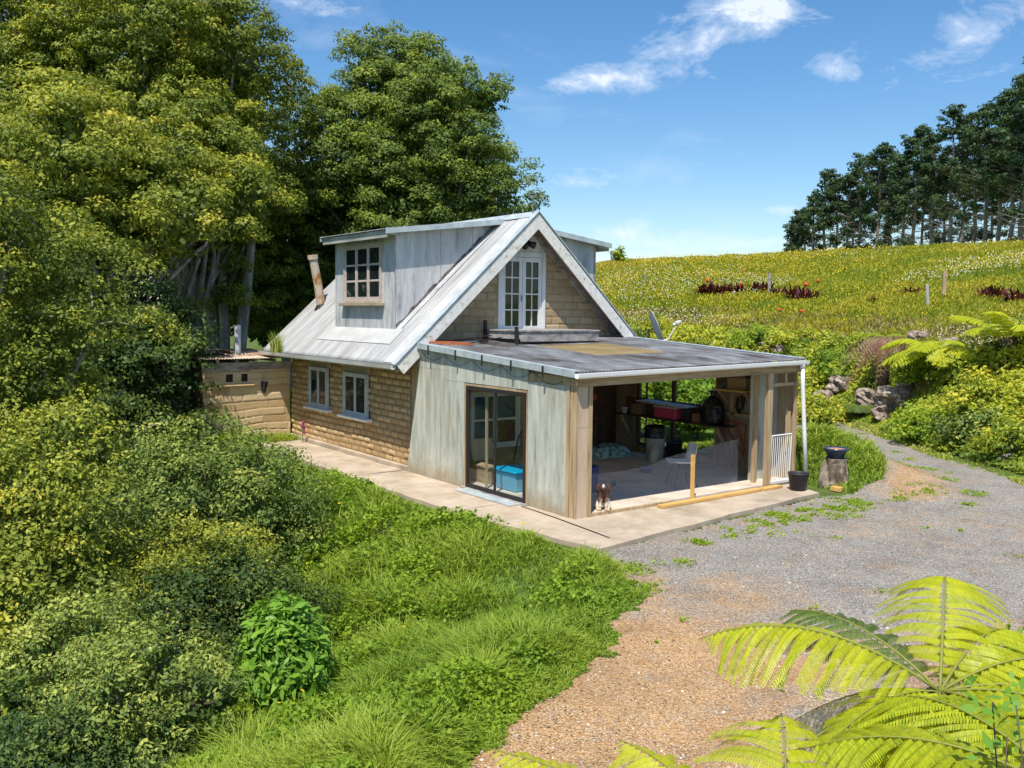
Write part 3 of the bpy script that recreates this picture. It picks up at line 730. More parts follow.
# --- dormers
DY0, DY1, DX = 6.2, 9.16, .10
def dormer(side):
    mx = lambda x: x if side < 0 else 2*2.963-x
    zt = lambda x: 5.10 + (x-DX)*.125          # top under the roof
    mb = MB()
    def P(x, y, z): return (mx(x), y, z)
    for y0, y1 in ((DY0, DY0+.025), (DY1-.025, DY1)):
        xs = [DX, 2.8]
        a = [(DX, zroof(DX)-.05), (2.9, zroof(2.9)-.1), (2.9, zt(2.9)), (DX, zt(DX))]
        vs = [P(x, y, z) for y in (y0, y1) for x, z in a]
        mb.poly(vs, [(0,1,2,3),(7,6,5,4),(0,4,5,1),(1,5,6,2),(2,6,7,3),(3,7,4,0)])
    # face with window opening
    wy0, wy1, wz0, wz1 = 6.78, 8.62, 3.57, 4.88
    for (a,b,c,d) in ((DY0+.026, wy0, 2.9, 5.1), (wy1, DY1-.026, 2.9, 5.1), (wy0, wy1, 2.9, wz0), (wy0, wy1, wz1, 5.1)):
        vs = [P(x,y,z) for x in (DX, DX+.03) for y in (a,b) for z in (c,d)]
        mb.poly(vs, [(0,1,3,2),(4,6,7,5),(0,4,5,1),(2,3,7,6),(0,2,6,4),(1,5,7,3)])
    d = mb.build('dormer', M['ply_grey'], house)
    mb = MB()
    for xx in (1.25, 2.1):
        z0_, z1_ = zroof(xx)+.02, zt(xx)
        mb.box(*sorted_box(P(xx-.006, DY0-.004, z0_), P(xx+.006, DY0+.004, z1_)))
    mb.box(*sorted_box(P(DX-.012, DY0-.008, zroof(DX)), P(DX+.05, DY0+.002, zt(DX)-.02))) if side > 0 else mb.box(*sorted_box(P(DX-.006, DY0-.006, zroof(DX)), P(DX+.01, DY0+.002, zt(DX)-.02)))
    mb.build('joint_strip', M['timber_grey'], d)
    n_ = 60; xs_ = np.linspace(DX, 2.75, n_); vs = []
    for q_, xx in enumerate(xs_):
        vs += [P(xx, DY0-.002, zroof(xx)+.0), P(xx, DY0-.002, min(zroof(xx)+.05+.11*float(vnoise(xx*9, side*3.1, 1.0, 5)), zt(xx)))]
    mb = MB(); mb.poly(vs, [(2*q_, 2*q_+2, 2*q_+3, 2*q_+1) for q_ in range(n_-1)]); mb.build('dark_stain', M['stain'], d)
    f = window('dormer_window', d, P(DX-.0, wy1 if side < 0 else wy0, wz0), (0,-1 if side < 0 else 1,0), (0,0,1), (-1 if side < 0 else 1,0,0), wy1-wy0, wz1-wz0, None, (M['sash'], M['pane']), 3, 3, .05, .05, bar=.045, sash=.055, deep=True)
    mb = MB(); mb.box(*sorted_box(P(DX-.13, wy0-.1, wz0-.09), P(DX, wy1+.1, wz0-.01))); mb.build('sill', M['lintel'], d, bevel=.01)
    # roof sheet, nearly flat
    x0, x1 = -.25, 2.95
    def rf(A, B, dd):
        xx = B if side < 0 else 2*2.963-B
        return np.stack([xx, A, 5.145+(B-DX)*.125+dd], -1)
    corr('dormer_roof', rf, 5.98, 9.24, .076, x0, x1, 3, .008, M['iron'], d, thick=.004)
    mb = MB()
    zf = lambda x: 5.145+(x-DX)*.125
    for y0, y1 in ((5.96, 5.985), (9.235, 9.26)):
        vs = [P(x,y,zf(x)+dz) for x in (x0, 2.85) for y in (y0,y1) for dz in (-.10,.018)]
        mb = MB(); mb.poly(vs, [(0,1,3,2),(4,6,7,5),(0,4,5,1),(2,3,7,6),(0,2,6,4),(1,5,7,3)])
        mb.build('roof_edge', M['flash'], d)
    mb = MB(); a = P(-.20, 6.02, 4.93); b = P(-.17, 9.2, 5.085); mb.box(*sorted_box(a, b))
    mb.box(*sorted_box(P(-.165, 6.02, 4.99), P(DX+.02, 6.05, 5.09)))
    mb.box(*sorted_box(P(-.165, 6.06, 5.06), P(DX-.003, 9.18, 5.085)))
    mb.build('dormer_fascia', M['weath'], d)
    return d
def sorted_box(a, b):
    return tuple(min(p,q) for p,q in zip(a,b)), tuple(max(p,q) for p,q in zip(a,b))
dormer(-1); dormer(1)
# chimney flue
mb = MB(); cx, cy, cz = .72, 11.3, 3.4
mb.tube([(cx, cy, cz), (cx-.1, cy, cz+.65), (cx-.24, cy, cz+1.34)], [.115,.112,.11], 16)
mb.tube([(cx-.235, cy, cz+1.30), (cx-.25, cy, cz+1.42)], [.135,.135], 16)
ch = mb.build('chimney', M['rust'], roof, smooth=False)
mb = MB(); mb.tube([(cx+.03, cy, cz-.02), (cx, cy, cz+.14)], [.24,.13], 16); mb.build('flue_collar', M['mullion'], roof)
# aerial on the apex
mb = MB(); mb.tube([(2.9,5.0,5.5),(2.9,5.0,5.95)], .012, 6)
for a in (0,1.05,2.1): mb.tube([(2.9-.12*math.cos(a),5.0-.12*math.sin(a),5.9),(2.9+.12*math.cos(a),5.0+.12*math.sin(a),5.97)], .008, 5)
mb.build('aerial', M['alu'], house)
# plant sprouting in the gutter
n = 70; bx = np.column_stack([RNG.normal(-.64,.03,n), RNG.normal(11.15,.13,n), np.full(n,2.3)])

# --- lean-to
def zl(x, y): return 2.375 + .08*x/5.9 + (2.69-2.375)/5.39*y
def lroof(A, B, d): return np.stack([A, B, zl(A,B)+.05+d], -1)
inpanel = lambda a, b: (a > 2.1) & (a < 3.95) & (b > 1.85) & (b < 3.75)
lr_ = corr('lean_to_roof', lroof, -.1, 5.86, .076, -.12, 5.36, 57, .010, M['dark_iron'], house, thick=.003, keepf=lambda a,b: ~inpanel(a,b))
corr('roof_panel', lambda A,B,d: lroof(A,B,d)+np.array([0,0,.004]), 2.09, 3.96, .076, 1.8, 3.8, 8, .010, M['fibre'], lr_, thick=.003)
mb = MB()
mb.obox((-.13, 5.3, zl(0,5.3)+.02), Vector((0,-5.4,-(zl(0,5.3)-zl(0,-.1)))).normalized(), (1,0,0), (0,0,1), (0,5.42), (-.02,.1), (.04,.055))
mb.obox((-.13, 5.3, zl(0,5.3)+.02), Vector((0,-5.4,-(zl(0,5.3)-zl(0,-.1)))).normalized(), (1,0,0), (0,0,1), (0,5.42), (-.02,-.005), (-.06,.04))
mb.build('edge_flashing', M['flash'], lr_); mb = MB(); mb.obox((5.86, 5.3, zl(6,5.3)+.02), Vector((0,-5.4,-(zl(0,5.3)-zl(0,-.1)))).normalized(), (1,0,0), (0,0,1), (0,5.42), (-.1,.03), (.04,.055))
mb.build('edge_flashing', M['flash'], lr_)
# clips and cable under the edge
mb = MB()
for y in (4.4, 3.4, 2.5, 1.6, .7): mb.box((-.165,y-.02,zl(0,y)-.13),(-.152,y+.02,zl(0,y)+.06))
pts = []
for k in range(5):
    ya, yb = 4.9-k*.95, 4.9-(k+1)*.95
    for t in np.linspace(0,1,8)[:-1]: pts.append((-.05, ya+(yb-ya)*t, zl(0,ya+(yb-ya)*t)-.08-.16*math.sin(math.pi*t)))
mb.tube(pts, .004, 5); mb.build('cable', M['mullion'], house)
# front gutter, downpipe
mb = MB(); yg = -.16
def gz(x): return 2.36+.08*x/5.9
vs = []; prof2 = [(.05,.035),(.045,-.035),(-.03,-.045),(-.055,-.02),(-.06,.035),(-.05,.035),(-.045,-.015),(-.027,-.037),(.035,-.028),(.042,.035)]; n = len(prof2)
for x in (-.14, 5.86): vs += [(x, yg+a, gz(x)+b) for a, b in prof2]
mb.poly(vs, [(i,(i+1)%n,n+(i+1)%n,n+i) for i in range(n)] + [tuple(range(n)), tuple(reversed(range(n,2*n)))])
gt = mb.build('gutter', M['pvc'], house)
mb = MB(); mb.tube([(5.70,-.17,gz(5.9)-.04),(5.72,-.17,2.0),(5.83,-.17,1.0),(5.94,-.18,-.06)], .042, 12); mb.tube([(5.70,-.16,gz(5.9)+.0),(5.70,-.165,gz(5.9)-.12)], .05, 12)
mb.build('downpipe', M['pvc'], gt, smooth=True)
# wall cladding of the lean-to, left side (x=0)
mb = MB()
def sheet(y0, y1, z0, z1, off=0, z1b=None):
    vs = [(x, y, z) for x in (-.03+off, -.012+off) for (y, z) in ((y0,z0),(y1,z0),(y1,z1b if z1b is not None else z1),(y0,z1))]
    mb.poly(vs, [(0,1,2,3),(7,6,5,4),(0,4,5,1),(1,5,6,2),(2,6,7,3),(3,7,4,0)])
tp = lambda y: zl(0,y)+.0
mb.poly([(x,y,z) for x in (-.045,-.02) for (y,z) in ((3.26,.0),(5.43,.0),(4.95,2.2),(4.95,2.22),(3.26,2.22))], [(0,1,2,3,4),(9,8,7,6,5),(0,5,6,1),(1,6,7,2),(2,7,8,3),(4,3,8,9),(0,4,9,5)])
sheet(3.95, 4.98, 2.225, tp(3.95), -.012, tp(4.98)); sheet(2.55, 3.94, 2.03, tp(2.55), -.018, tp(3.94)); sheet(1.6, 2.545, 2.03, tp(1.6), -.014, tp(2.545)); sheet(1.24, 1.595, 2.03, tp(1.24), -.018, tp(1.595))
sheet(.20, 1.24, .0, 2.18, -.01)
for y in (4.6, 3.95, 3.3): 
    for z in np.arange(.15, 2.2, .22): mb.box((-.0475,y-.007,z-.007),(-.0445,y+.007,z+.007),1)
for y in (.26,.72,1.18):
    for z in np.arange(.12, 2.1, .2): mb.box((-.0425,y-.007,z-.007),(-.0395,y+.007,z+.007),1)
mb.box((-.048,4.1,.0),(-.0455,4.106,2.2),1)
mb.build('cladding', [M['ply_foot'], M['lintel']], house)
mb = MB(); mb.box((-.035,.1,2.185),(-.012,1.23,2.33)); mb.box((-.05,.12,0.0),(-.0,.195,2.36)); 
mb.box((-.04,3.19,.02),(.05,3.255,2.02)); mb.box((-.04,1.245,.02),(.05,1.29,2.02)); mb.box((-.04,1.29,1.975),(.05,3.19,2.02))
mb.box((0,.1,2.24),(.09,5.35,2.36)); mb.box((-.008,3.26,0),(.02,5.3,2.3),0); mb.box((-.008,.2,0),(.02,1.24,2.3),0); mb.box((-.008,1.24,2.03),(.02,3.3,2.3))
mb.build('wall_framing', M['timber'], house)
# glazed door
mb = MB()
mb.box((-.055,3.12,.03),(.0,3.18,1.97)); mb.box((-.055,1.30,.03),(.0,1.36,1.97)); mb.box((-.055,1.36,1.90),(.0,3.12,1.97)); mb.box((-.055,1.36,.03),(.0,3.12,.10)); mb.box((-.05,2.22,.1),(-.01,2.25,1.9))
gd = mb.build('glazed_door', M['mullion'], house)
mb = MB(); mb.poly([(-.027,1.36,.10),(-.027,3.12,.10),(-.027,3.12,1.90),(-.027,1.36,1.90)],[(0,1,2,3)]); mb.build('pane', M['glass_door'], gd)
mb = MB(); mb.box((-.1,1.2,-.0),(.05,3.3,.028)); mb.build('door_sill', M['timber_grey'], house)
mb = MB(); mb.box((-.35,1.35,.004),(-.09,3.1,.02)); fl = mb.build('sill_flashing', M['flash'], house)
# front framing: left return panel, posts, lintel, right bay
mb = MB()
mb.box((-.01,-.045,.0),(.215,-.02,.8)); mb.box((-.01,-.043,.803),(.215,-.02,1.5)); mb.box((-.01,-.045,1.503),(.215,-.02,2.25))
mb.build('return_panel', M['ply_raw'], house)
mb = MB(); mb.box((.22,-.06,.0),(.30,.05,2.25)); mb.box((-.045,-.052,.0),(-.012,.09,2.30)); mb.build('post', M['timber'], house)
mb = MB(); mb.box((4.79,-.06,.02),(4.95,.0,2.28)); mb.build('post', M['timber'], house)
mb = MB(); mb.beam((4.88,.30,.03),(4.90,.30,2.35),.07,.09); mb.build('post', M['timber'], house)
mb = MB(); mb.box((5.75,-.0,.0),(5.80,.06,2.3)); mb.build('post', M['timber'], house)
mb = MB(); mb.obox((0,-.075,2.17),Vector((5.9,0,.08)).normalized(),(0,1,0),(0,0,1),(-.02,5.80),(0,.05),(0,.16)); mb.build('lintel', M['timber_h'], house)
mb = MB(); mb.box((4.96,-.05,1.98),(5.745,.04,2.04)); mb.box((5.35,-.04,2.04),(5.40,.03,2.24)); mb.box((4.96,.1,2.2),(5.78,.14,2.35)); mb.box((5.60,.045,.05),(5.66,.075,1.45)); mb.build('bay_frame', M['timber'], house)
mb = MB(); mb.box((4.96,.48,.05),(5.80,.5,2.35)); mb.build('bay_panel', M['ply_green'], house)
# rafters and side wall (x = 5.9) with window openings
mb = MB()
for y in (.75, 1.6, 2.45, 3.3, 4.15, 5.0): mb.beam((.05,y,zl(.05,y)-.06),(5.85,y,zl(5.85,y)-.06),.05,.13)
mb.build('rafters', M['timber'], house)
mb = MB(); 
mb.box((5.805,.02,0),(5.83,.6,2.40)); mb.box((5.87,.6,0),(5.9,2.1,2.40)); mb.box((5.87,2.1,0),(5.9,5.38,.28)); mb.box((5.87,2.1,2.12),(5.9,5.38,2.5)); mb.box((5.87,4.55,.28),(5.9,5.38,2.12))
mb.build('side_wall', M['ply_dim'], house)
mb = MB()
for y in (.55,1.1,1.65,2.08): mb.box((5.78,y-.04,.05),(5.868,y+.04,2.36))
mb.box((5.78,.51,1.2),(5.865,2.1,1.26)); mb.build('studs', M['timber'], house)
mb = MB(); mb.box((5.80,3.36,.28),(5.88,3.44,2.12)); mb.box((5.80,2.12,.22),(5.88,4.55,.28)); mb.box((5.80,4.5,.28),(5.88,4.57,2.12)); mb.box((5.80,2.12,2.06),(5.88,4.5,2.12))
sw_ = mb.build('side_window', M['dark_wood'], house)
mb = MB(); mb.poly([(5.845,2.12,.28),(5.845,4.5,.28),(5.845,4.5,2.06),(5.845,2.12,2.06)],[(0,1,2,3)]); mb.build('pane', M['glass_door'], sw_)
mb = MB(); mb.box((.0,YG-.012-.0,2.42),(5.9,YG-.002,2.44)); mb.tube([(.35,.15,2.12),(3.0,4.9,2.02)],.015,6); mb.build('hanging_rail', M['pvc'], house)
# floor slab, threshold
mb = MB(); mb.box((.0,-.0,-.2),(5.9,YG,.05)); mb.build('workshop_floor', M['floor'], house)
mb = MB(); mb.box((.31,-.055,.0),(2.2,-.004,.052)); mb.build('threshold', M['timber'], house)
# inner window behind the glazed door
f = window('inner_window', house, (IW[0], YG-.0, IW[2]), (1,0,0), (0,0,1), (0,-1,0), IW[1]-IW[0], IW[3]-IW[2], None, (M['white'], M['glass_door']), 2, 2, .06, .06, bar=.05, sash=.05)
M['bluecurt'] = flat('blue_curtain', (.04,.10,.26), .9); M['redcurt'] = flat('red_brown_blind', (.33,.09,.05), .9)
mb = MB(); mb.box((IW[0]+.05,YG+.03,IW[2]+.05),(2.16,YG+.035,IW[3]-.05),0); mb.box((2.2,YG+.03,.95),(IW[1]-.05,YG+.035,IW[3]-.05),0); mb.box((2.2,YG+.03,IW[2]+.05),(IW[1]-.05,YG+.035,.94),1)
mb.build('pane_cloth', [M['bluecurt'], M['redcurt']], f)
mb = MB(); mb.tube([(-.2,1.2,.02),(-.2,.9,.015),(-.25,.2,.012),(-.35,-.7,.012),(-.42,-1.3,.012)],.007,6); mb.build('hose', M['black'], house, smooth=True)

# ------------------------------------------------------------------ path and apron
def slab(name, pts, z0, z1, mat):
    """concrete sheet with a slightly ragged edge"""
    P = []; n = len(pts)
    for i in range(n):
        a = np.array(pts[i]); b = np.array(pts[(i+1)%n]); k = max(1, int(np.linalg.norm(b-a)/.25))
        for j in range(k):
            p = a+(b-a)*j/k; nz = (vnoise(p[0], p[1], 2.5, 8)-.5)*.09
            t = unit(b-a); P.append(p+np.array([t[1],-t[0]])*nz)
    m = len(P); mb = MB()
    vs = [(p[0],p[1],z0) for p in P]+[(p[0],p[1],z1) for p in P]
    mb.poly(vs, [tuple(range(m,2*m)), tuple(reversed(range(m)))]+[(i,(i+1)%m,m+(i+1)%m,m+i) for i in range(m)])
    o = mb.build(name, mat); tag(o, kind='structure'); return o
slab('path', [(-.075,13.2),(-1.35,13.2),(-1.32,5.55),(-.075,5.55)], -.35, .006, M['concrete'])
slab('path', [(-.02,5.52),(-1.34,5.52),(-1.36,1.62),(-.02,1.62)], -.35, -.004, M['concrete'])
slab('path', [(-.02,1.59),(-1.34,1.59),(-.98,-1.66),(-.5,-1.62),(2.2,-1.25),(5.3,-.92),(5.5,-.1),(5.6,-.01),(-.02,-.01)], -.35, -.001, M['concrete'])

# ------------------------------------------------------------------ shed at the back left
shed = thing('mudbrick_shed', 'low pale mudbrick shed with rusty iron roof and two small square vents', 'shed', (-1.1, 12, 0))
heightwall('wall', (-2.32, 11.72, -.9), (1,0,0), (0,0,1), (0,-1,0), 2.3, 2.72, 1.1, .19, .014, .016, M['mud_plaster'], shed,
           holes=[(.58,.76,2.42,2.62),(.98,1.16,2.42,2.62)], wob=.09, seed=8, groove=.0, rnd=.12, res=.02)
mb = MB(); mb.box((-2.30,11.8,-.9),(.02,11.95,1.5)); mb.box((-2.30,11.8,1.74),(.02,11.95,1.82)); mb.box((-2.31,11.74,-.9),(-2.1,14.4,1.85)); mb.box((-.2,12.0,-.9),(-.0,14.4,1.85)); mb.box((-2.1,14.2,-.9),(-.2,14.4,2.0)); mb.build('wall_core', M['mud_plaster'], shed)
for x in (-1.65,-1.25):
    mb = MB(); mb.box((x-.12,11.76,1.49),(x+.12,11.79,1.75)); mb.build('vent', M['mullion'], shed)
mb = MB(); mb.box((-1.92,11.62,1.40),(-1.0,11.72,1.45)); mb.build('ledge', M['mud_plaster'], shed, bevel=.015)
mb = MB(); mb.tube([(-.75,11.72,1.22),(-.72,11.7,1.5)],[.06,.1],10); mb.build('niche', M['mullion'], shed)
mb = MB(); mb.box((-2.35,11.66,1.86),(.0,11.70,2.02)); 
for x in (-2.0,-1.5,-1.0,-.5): mb.box((x-.03,11.5,2.03),(x+.03,14.4,2.1))
mb.box((-2.33,11.70,1.80),(.0,11.76,1.86)); mb.build('rafter', M['timber_grey'], shed)
sr = corr('roof', lambda A,B,d: np.stack([A,B,2.13+(B-11.4)*.035+d],-1), -2.45, -.02, .076, 11.42, 14.6, 4, .012, M['rust'], shed)
mb = MB(); mb.tube([(-.95,13.0,2.1),(-.95,13.0,2.95)],.085,14); mb.build('flue', M['zinc'], sr)
mb = MB(); 
vs = []
for i in range(9):
    a = math.pi*i/8; vs += [(-1.75+.35*math.cos(a),12.1,2.2+.14*math.sin(a)),(-1.75+.35*math.cos(a),12.9,2.2+.14*math.sin(a))]
mb.poly(vs,[(2*i,2*i+2,2*i+3,2*i+1) for i in range(8)]); mb.build('roof_scrap', M['rust'], sr)

# ------------------------------------------------------------------ things in and around the workshop
def one(name, mb, mats, label, cat, group=None, **kw):
    o = mb.build(name, mats, None, **kw); tag(o, label, cat, group); return o
C_ = lambda n, c, r=.6, **k: flat(n, c, r, **k)
# balcony platform on the lean-to roof
bt = thing('balcony_platform', 'low weathered timber balcony platform resting on the dark roof below the french window', 'platform', (2.9, 4.7, 2.7))
mb = MB(); x0,x1,y0,y1 = 1.87,4.02,4.0,5.33; zb = 2.77
mb.box((x0,y0,zb-.02),(x1,y0+.04,zb+.193)); mb.box((x0,y0+.04,zb+.03),(x0+.04,y1,zb+.19)); mb.box((x1-.04,y0+.04,zb+.03),(x1,y1,zb+.19))
mb.build('side_board', M['timber_grey'], bt, bevel=.008)
mb = MB(); n = 9
for i in range(n):
    ya = y0-.02+(y1-y0+.02)*i/n; mb.box((x0-.03,ya,zb+.195),(x1+.03,ya+(y1-y0)/n-.012,zb+.225))
mb.build('deck_boards', M['timber_grey'], bt)
mb = MB(); mb.box((x0-.1,4.05,zb-.06),(x0-.04,4.11,zb+.30)); mb.box((x0-.02,y1-.1,zb),(x0-.08+.0,y1-.04,zb+.42)); mb.build('post', M['mullion'], bt)
mb = MB(); mb.tube([(.55,4.9,2.78),(1.0,4.95,2.80),(1.8,5.0,2.86)],.014,5); mb.tube([(.7,4.2,2.73),(1.2,4.5,2.77),(1.8,4.6,2.83)],.012,5); mb.box((1.2,4.45,2.73),(1.34,4.6,2.80))
one('bent_pipe', mb, M['mullion'], 'thin dark pipes lying on the workshop roof beside the balcony platform', 'pipe')
mb = MB()
for a,b in (((.15,4.9),(.62,4.72)),((.62,4.72),(.75,4.15)),((.75,4.15),(.28,4.3)),((.28,4.3),(.15,4.9))): mb.beam((a[0],a[1],zl(*a)+.085),(b[0],b[1],zl(*b)+.085),.03,.03)
one('rusty_frame', mb, C_('rust_orange',(.45,.12,.04),.8), 'small orange rusty square frame lying on the workshop roof corner', 'frame')
# satellite dish
sd = thing('satellite_dish', 'grey satellite dish on a bent pole standing behind the lean-to roof', 'satellite dish', (7.0,5.2,1.2))
c = Vector((7.0,5.25,3.0)); ax = Vector((.80,-.56,.40)).normalized(); sx_ = ax.cross(Vector((0,0,1))).normalized(); sy_ = sx_.cross(ax)
mb = MB(); vs=[]; rings=7; seg=24
for side in (0,.012):
    for i in range(rings+1):
        r_ = .42*i/rings
        for k in range(seg):
            th = 2*math.pi*k/seg; vs.append(c + sx_*r_*math.cos(th) + sy_*r_*1.12*math.sin(th) + ax*(.42*r_*r_ - side))
fs=[]; m_ = (rings+1)*seg
for s_ in (0,1):
    for i in range(rings):
        for k in range(seg):
            q=(i*seg+k+s_*m_, i*seg+(k+1)%seg+s_*m_, (i+1)*seg+(k+1)%seg+s_*m_, (i+1)*seg+k+s_*m_); fs.append(q if s_ else q[::-1])
for k in range(seg): fs.append((rings*seg+k, rings*seg+(k+1)%seg, rings*seg+(k+1)%seg+m_, rings*seg+k+m_))
mb.poly(vs,fs); mb.build('dish', C_('dish_grey',(.45,.48,.52),.5), sd, smooth=True)
lowp = c - sy_*.38
mb = MB(); mb.tube([lowp, lowp+ax*.25+Vector((0,0,.0)), c+ax*.62-sy_*.10],.018,6); mb.build('arm', C_('dish_arm',(.6,.6,.6),.4), sd)
mb = MB(); q = c+ax*.62-sy_*.10; mb.tube([q-ax*.03, q+ax*.0, q-ax*.14],[.03,.045,.03],10); mb.obox(q,ax,sx_,sy_,(-.06,.06),(-.13,.13),(0,.05)); mb.build('receiver', C_('lnb',(.7,.7,.7),.4), sd)
mb = MB(); mb.tube([c-ax*.03, c-ax*.12, Vector((6.85,5.3,2.6)), Vector((6.85,5.3,float(H(6.85,5.3))-.1))],.025,8); mb.tube([c-ax*.1,Vector((6.75,5.7,2.5))],.015,6); mb.build('pole', M['mullion'], sd)

# chair
def chair():
    x,y,z0 = 3.42,.86,.05
    t = thing('moulded_chair', 'white moulded plastic chair on thin black metal legs in the workshop', 'chair', (x,y,z0))
    rot = R(158); ca, sa = math.cos(rot), math.sin(rot)
    def T(a,b,c): return (x+a*ca-b*sa, y+a*sa+b*ca, z0+c)
    prof = [(.24,.44),(.20,.455),(.05,.435),(-.10,.43),(-.19,.45),(-.24,.54),(-.27,.66),(-.30,.80),(-.305,.82)]
    nu=9; A=np.zeros((len(prof),nu,3))
    for i,(a,c) in enumerate(prof):
        w = .23 if i<5 else .23-.05*(i-4)/4
        for j in range(nu):
            u=(j/(nu-1)*2-1); 
            A[i,j]=T(a+ (.06*u*u if i>=5 else 0), u*w, c+(.05*u*u if i<5 else 0))
    grid_obj('seat', A, C_('chair_plastic',(.80,.78,.74),.4), t, thick=.012)
    for sx in (-1,1):
        for sy in (-1,1):
            mb=MB(); mb.tube([T(.10*sx,.13*sy,.44),T(.23*sx,.22*sy,0)],.009,6); mb.build('leg', M['black'], t)
    mb=MB(); mb.tube([T(.1,.13,.43),T(.1,-.13,.43)],.009,6); mb.tube([T(-.1,.13,.43),T(-.1,-.13,.43)],.009,6); mb.build('stretcher', M['black'], t)
chair()
def lathe_thing(name,label,cat,c,prof,mat,**kw):
    mb=MB(); mb.lathe(c,prof,28); return one(name,mb,mat,label,cat,smooth=True,**kw)
def bucket_prof(r0,r1,h,rim=.012): return [(.001,0),(r0,0),(r1,h*.92),(r1+rim,h*.93),(r1+rim,h),(r1,h),(r1-.012,h*.9),(r0-.012,.02),(.001,.02)]
# white drum with black liner bag
t = thing('white_bin', 'tall white plastic bin lined with a black bag beside the side window', 'bin', (5.33,3.46,.05))
mb=MB(); mb.lathe((5.33,3.46,.05),bucket_prof(.19,.23,.62),28); mb.build('body', C_('bin_white',(.62,.58,.50),.5), t, smooth=True)
mb=MB(); mb.lathe((5.33,3.46,.05),[(.25,.50),(.262,.60),(.24,.66),(.27,.73),(.20,.78),(.16,.70),(.001,.60)],20); lb=mb.build('bin_liner', M['bag'], t, smooth=True)
mb=MB(); mb.tube([(5.10,3.3,.05),(5.12,3.25,.3),(5.16,3.3,.36)],[.1,.11,.06],10); one('paint_tub',mb,C_('cream_tub',(.6,.55,.42),.6),'short cream tub on the floor in front of the tall white bin','tub')
lathe_thing('black_bin','round black plastic bin on the floor next to the white bin','bin',(5.62,3.15,.05),bucket_prof(.15,.19,.42),M['black'])
lathe_thing('black_bucket','black plastic bucket standing on the concrete apron by the downpipe','bucket',(5.2,-.52,0),bucket_prof(.15,.19,.34),C_('bucket_black',(.035,.035,.04),.5))
# teal pile
mb=MB(); P=np.zeros((30,20,3))
a=np.linspace(-.62,.62,30); b=np.linspace(-.42,.42,20); A,B=np.meshgrid(a,b,indexing='ij')
e=np.clip(1-(A/.62)**4-(B/.42)**4,0,1)
hh=.05+e**.5*(.10+.22*fbm(A+4,B,5,2)); P=np.stack([4.75+A,4.55+B,hh],-1)
o=grid_obj('blanket_heap',P,pm('teal_cloth',[(.35,(.03,.06,.06)),(.5,(.28,.45,.42)),(.7,(.55,.68,.62))],9,bump=.5),None); tag(o,'crumpled pale teal cloth heap on the workshop floor against the dark boards','cloth')
# shelf bench under side window
sh = thing('long_shelf','long dark brown box shelf fixed along the side window of the workshop','shelf',(5.6,3.1,1.0))
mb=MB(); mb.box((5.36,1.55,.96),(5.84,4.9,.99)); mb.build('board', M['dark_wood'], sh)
mb=MB(); mb.box((5.80,2.0,.993),(5.835,4.95,1.36)); mb.build('backboard', C_('brown_back',(.15,.085,.05),.8), sh)
for y in (1.75,4.75):
    mb=MB(); mb.beam((5.82,y,.38),(5.42,y,.95),.07,.045); mb.build('bracket', M['timber'], sh)
    
# shelf contents
mb=MB(); mb.box((5.42,2.95,.995),(5.75,3.62,1.23)); cb=thing('cool_box','pink red cool box with a pale lid on the long shelf','cool box',(5.6,3.3,.99))
mb.build('body',C_('coolbox',(.52,.07,.13),.45),cb,bevel=.02); mb=MB(); mb.box((5.40,2.93,1.232),(5.77,3.64,1.28)); mb.build('lid',C_('cool_lid',(.6,.45,.47),.5),cb,bevel=.012)
P=corr('roofing_offcut', lambda A,B,d: np.stack([B,A,1.31+d+.02*(A-3)],-1),2.55,4.1,.11,5.3,5.8,4,.014,C_('white_sheet',(.5,.53,.56),.5),None,thick=.01); tag(P,'pale corrugated offcut sheet lying across the top of the cool box','sheet')
lathe_thing('dark_pot','dark grey round pot on the long shelf beside the cool box','pot',(5.58,2.72,.99),bucket_prof(.10,.13,.26),C_('dk',(.05,.06,.06),.6))
mb=MB(); mb.box((5.5,2.3,.993),(5.78,2.52,1.18)); mb.box((5.495,2.295,1.165),(5.785,2.4,1.185)); one('brown_box',mb,C_('boxbrown',(.28,.14,.07),.8),'open brown cardboard box on the long shelf near the rubbish bag','box')
mb=MB(); mb.box((5.5,4.2,.993),(5.76,4.46,1.22)); mb.box((5.49,4.19,1.2),(5.77,4.33,1.235)); one('brown_box',mb,C_('boxbrown2',(.26,.17,.11),.8),'grey brown carton at the dark end of the long shelf','box')
lathe_thing('white_cup','small white tub on the dark end of the long shelf','cup',(5.45,4.62,.99),bucket_prof(.055,.07,.14),M['white'])
# rubbish bag
t=[];mb=MB(); prof=[(.001,0),(.20,.01),(.27,.12),(.285,.28),(.25,.42),(.17,.54),(.09,.61),(.05,.64),(.08,.70),(.10,.74),(.001,.70)]
b0=len(mb.v); mb.lathe((5.5,1.93,.99),prof,40,0,.82,1)
vs=np.array(mb.v); d=vs-np.array([5.5,1.93,1.3]); ang=np.arctan2(d[:,1],d[:,0]); k=1+.07*np.sin(ang*7+vs[:,2]*9)+.05*np.sin(ang*13-vs[:,2]*17)
vs[:,:2]=np.array([5.5,1.93])+d[:,:2]*k[:,None]; mb.v=[tuple(p) for p in vs]
one('rubbish_bag',mb,M['bag'],'full black rubbish bag standing on the end of the long shelf','bag',smooth=True)
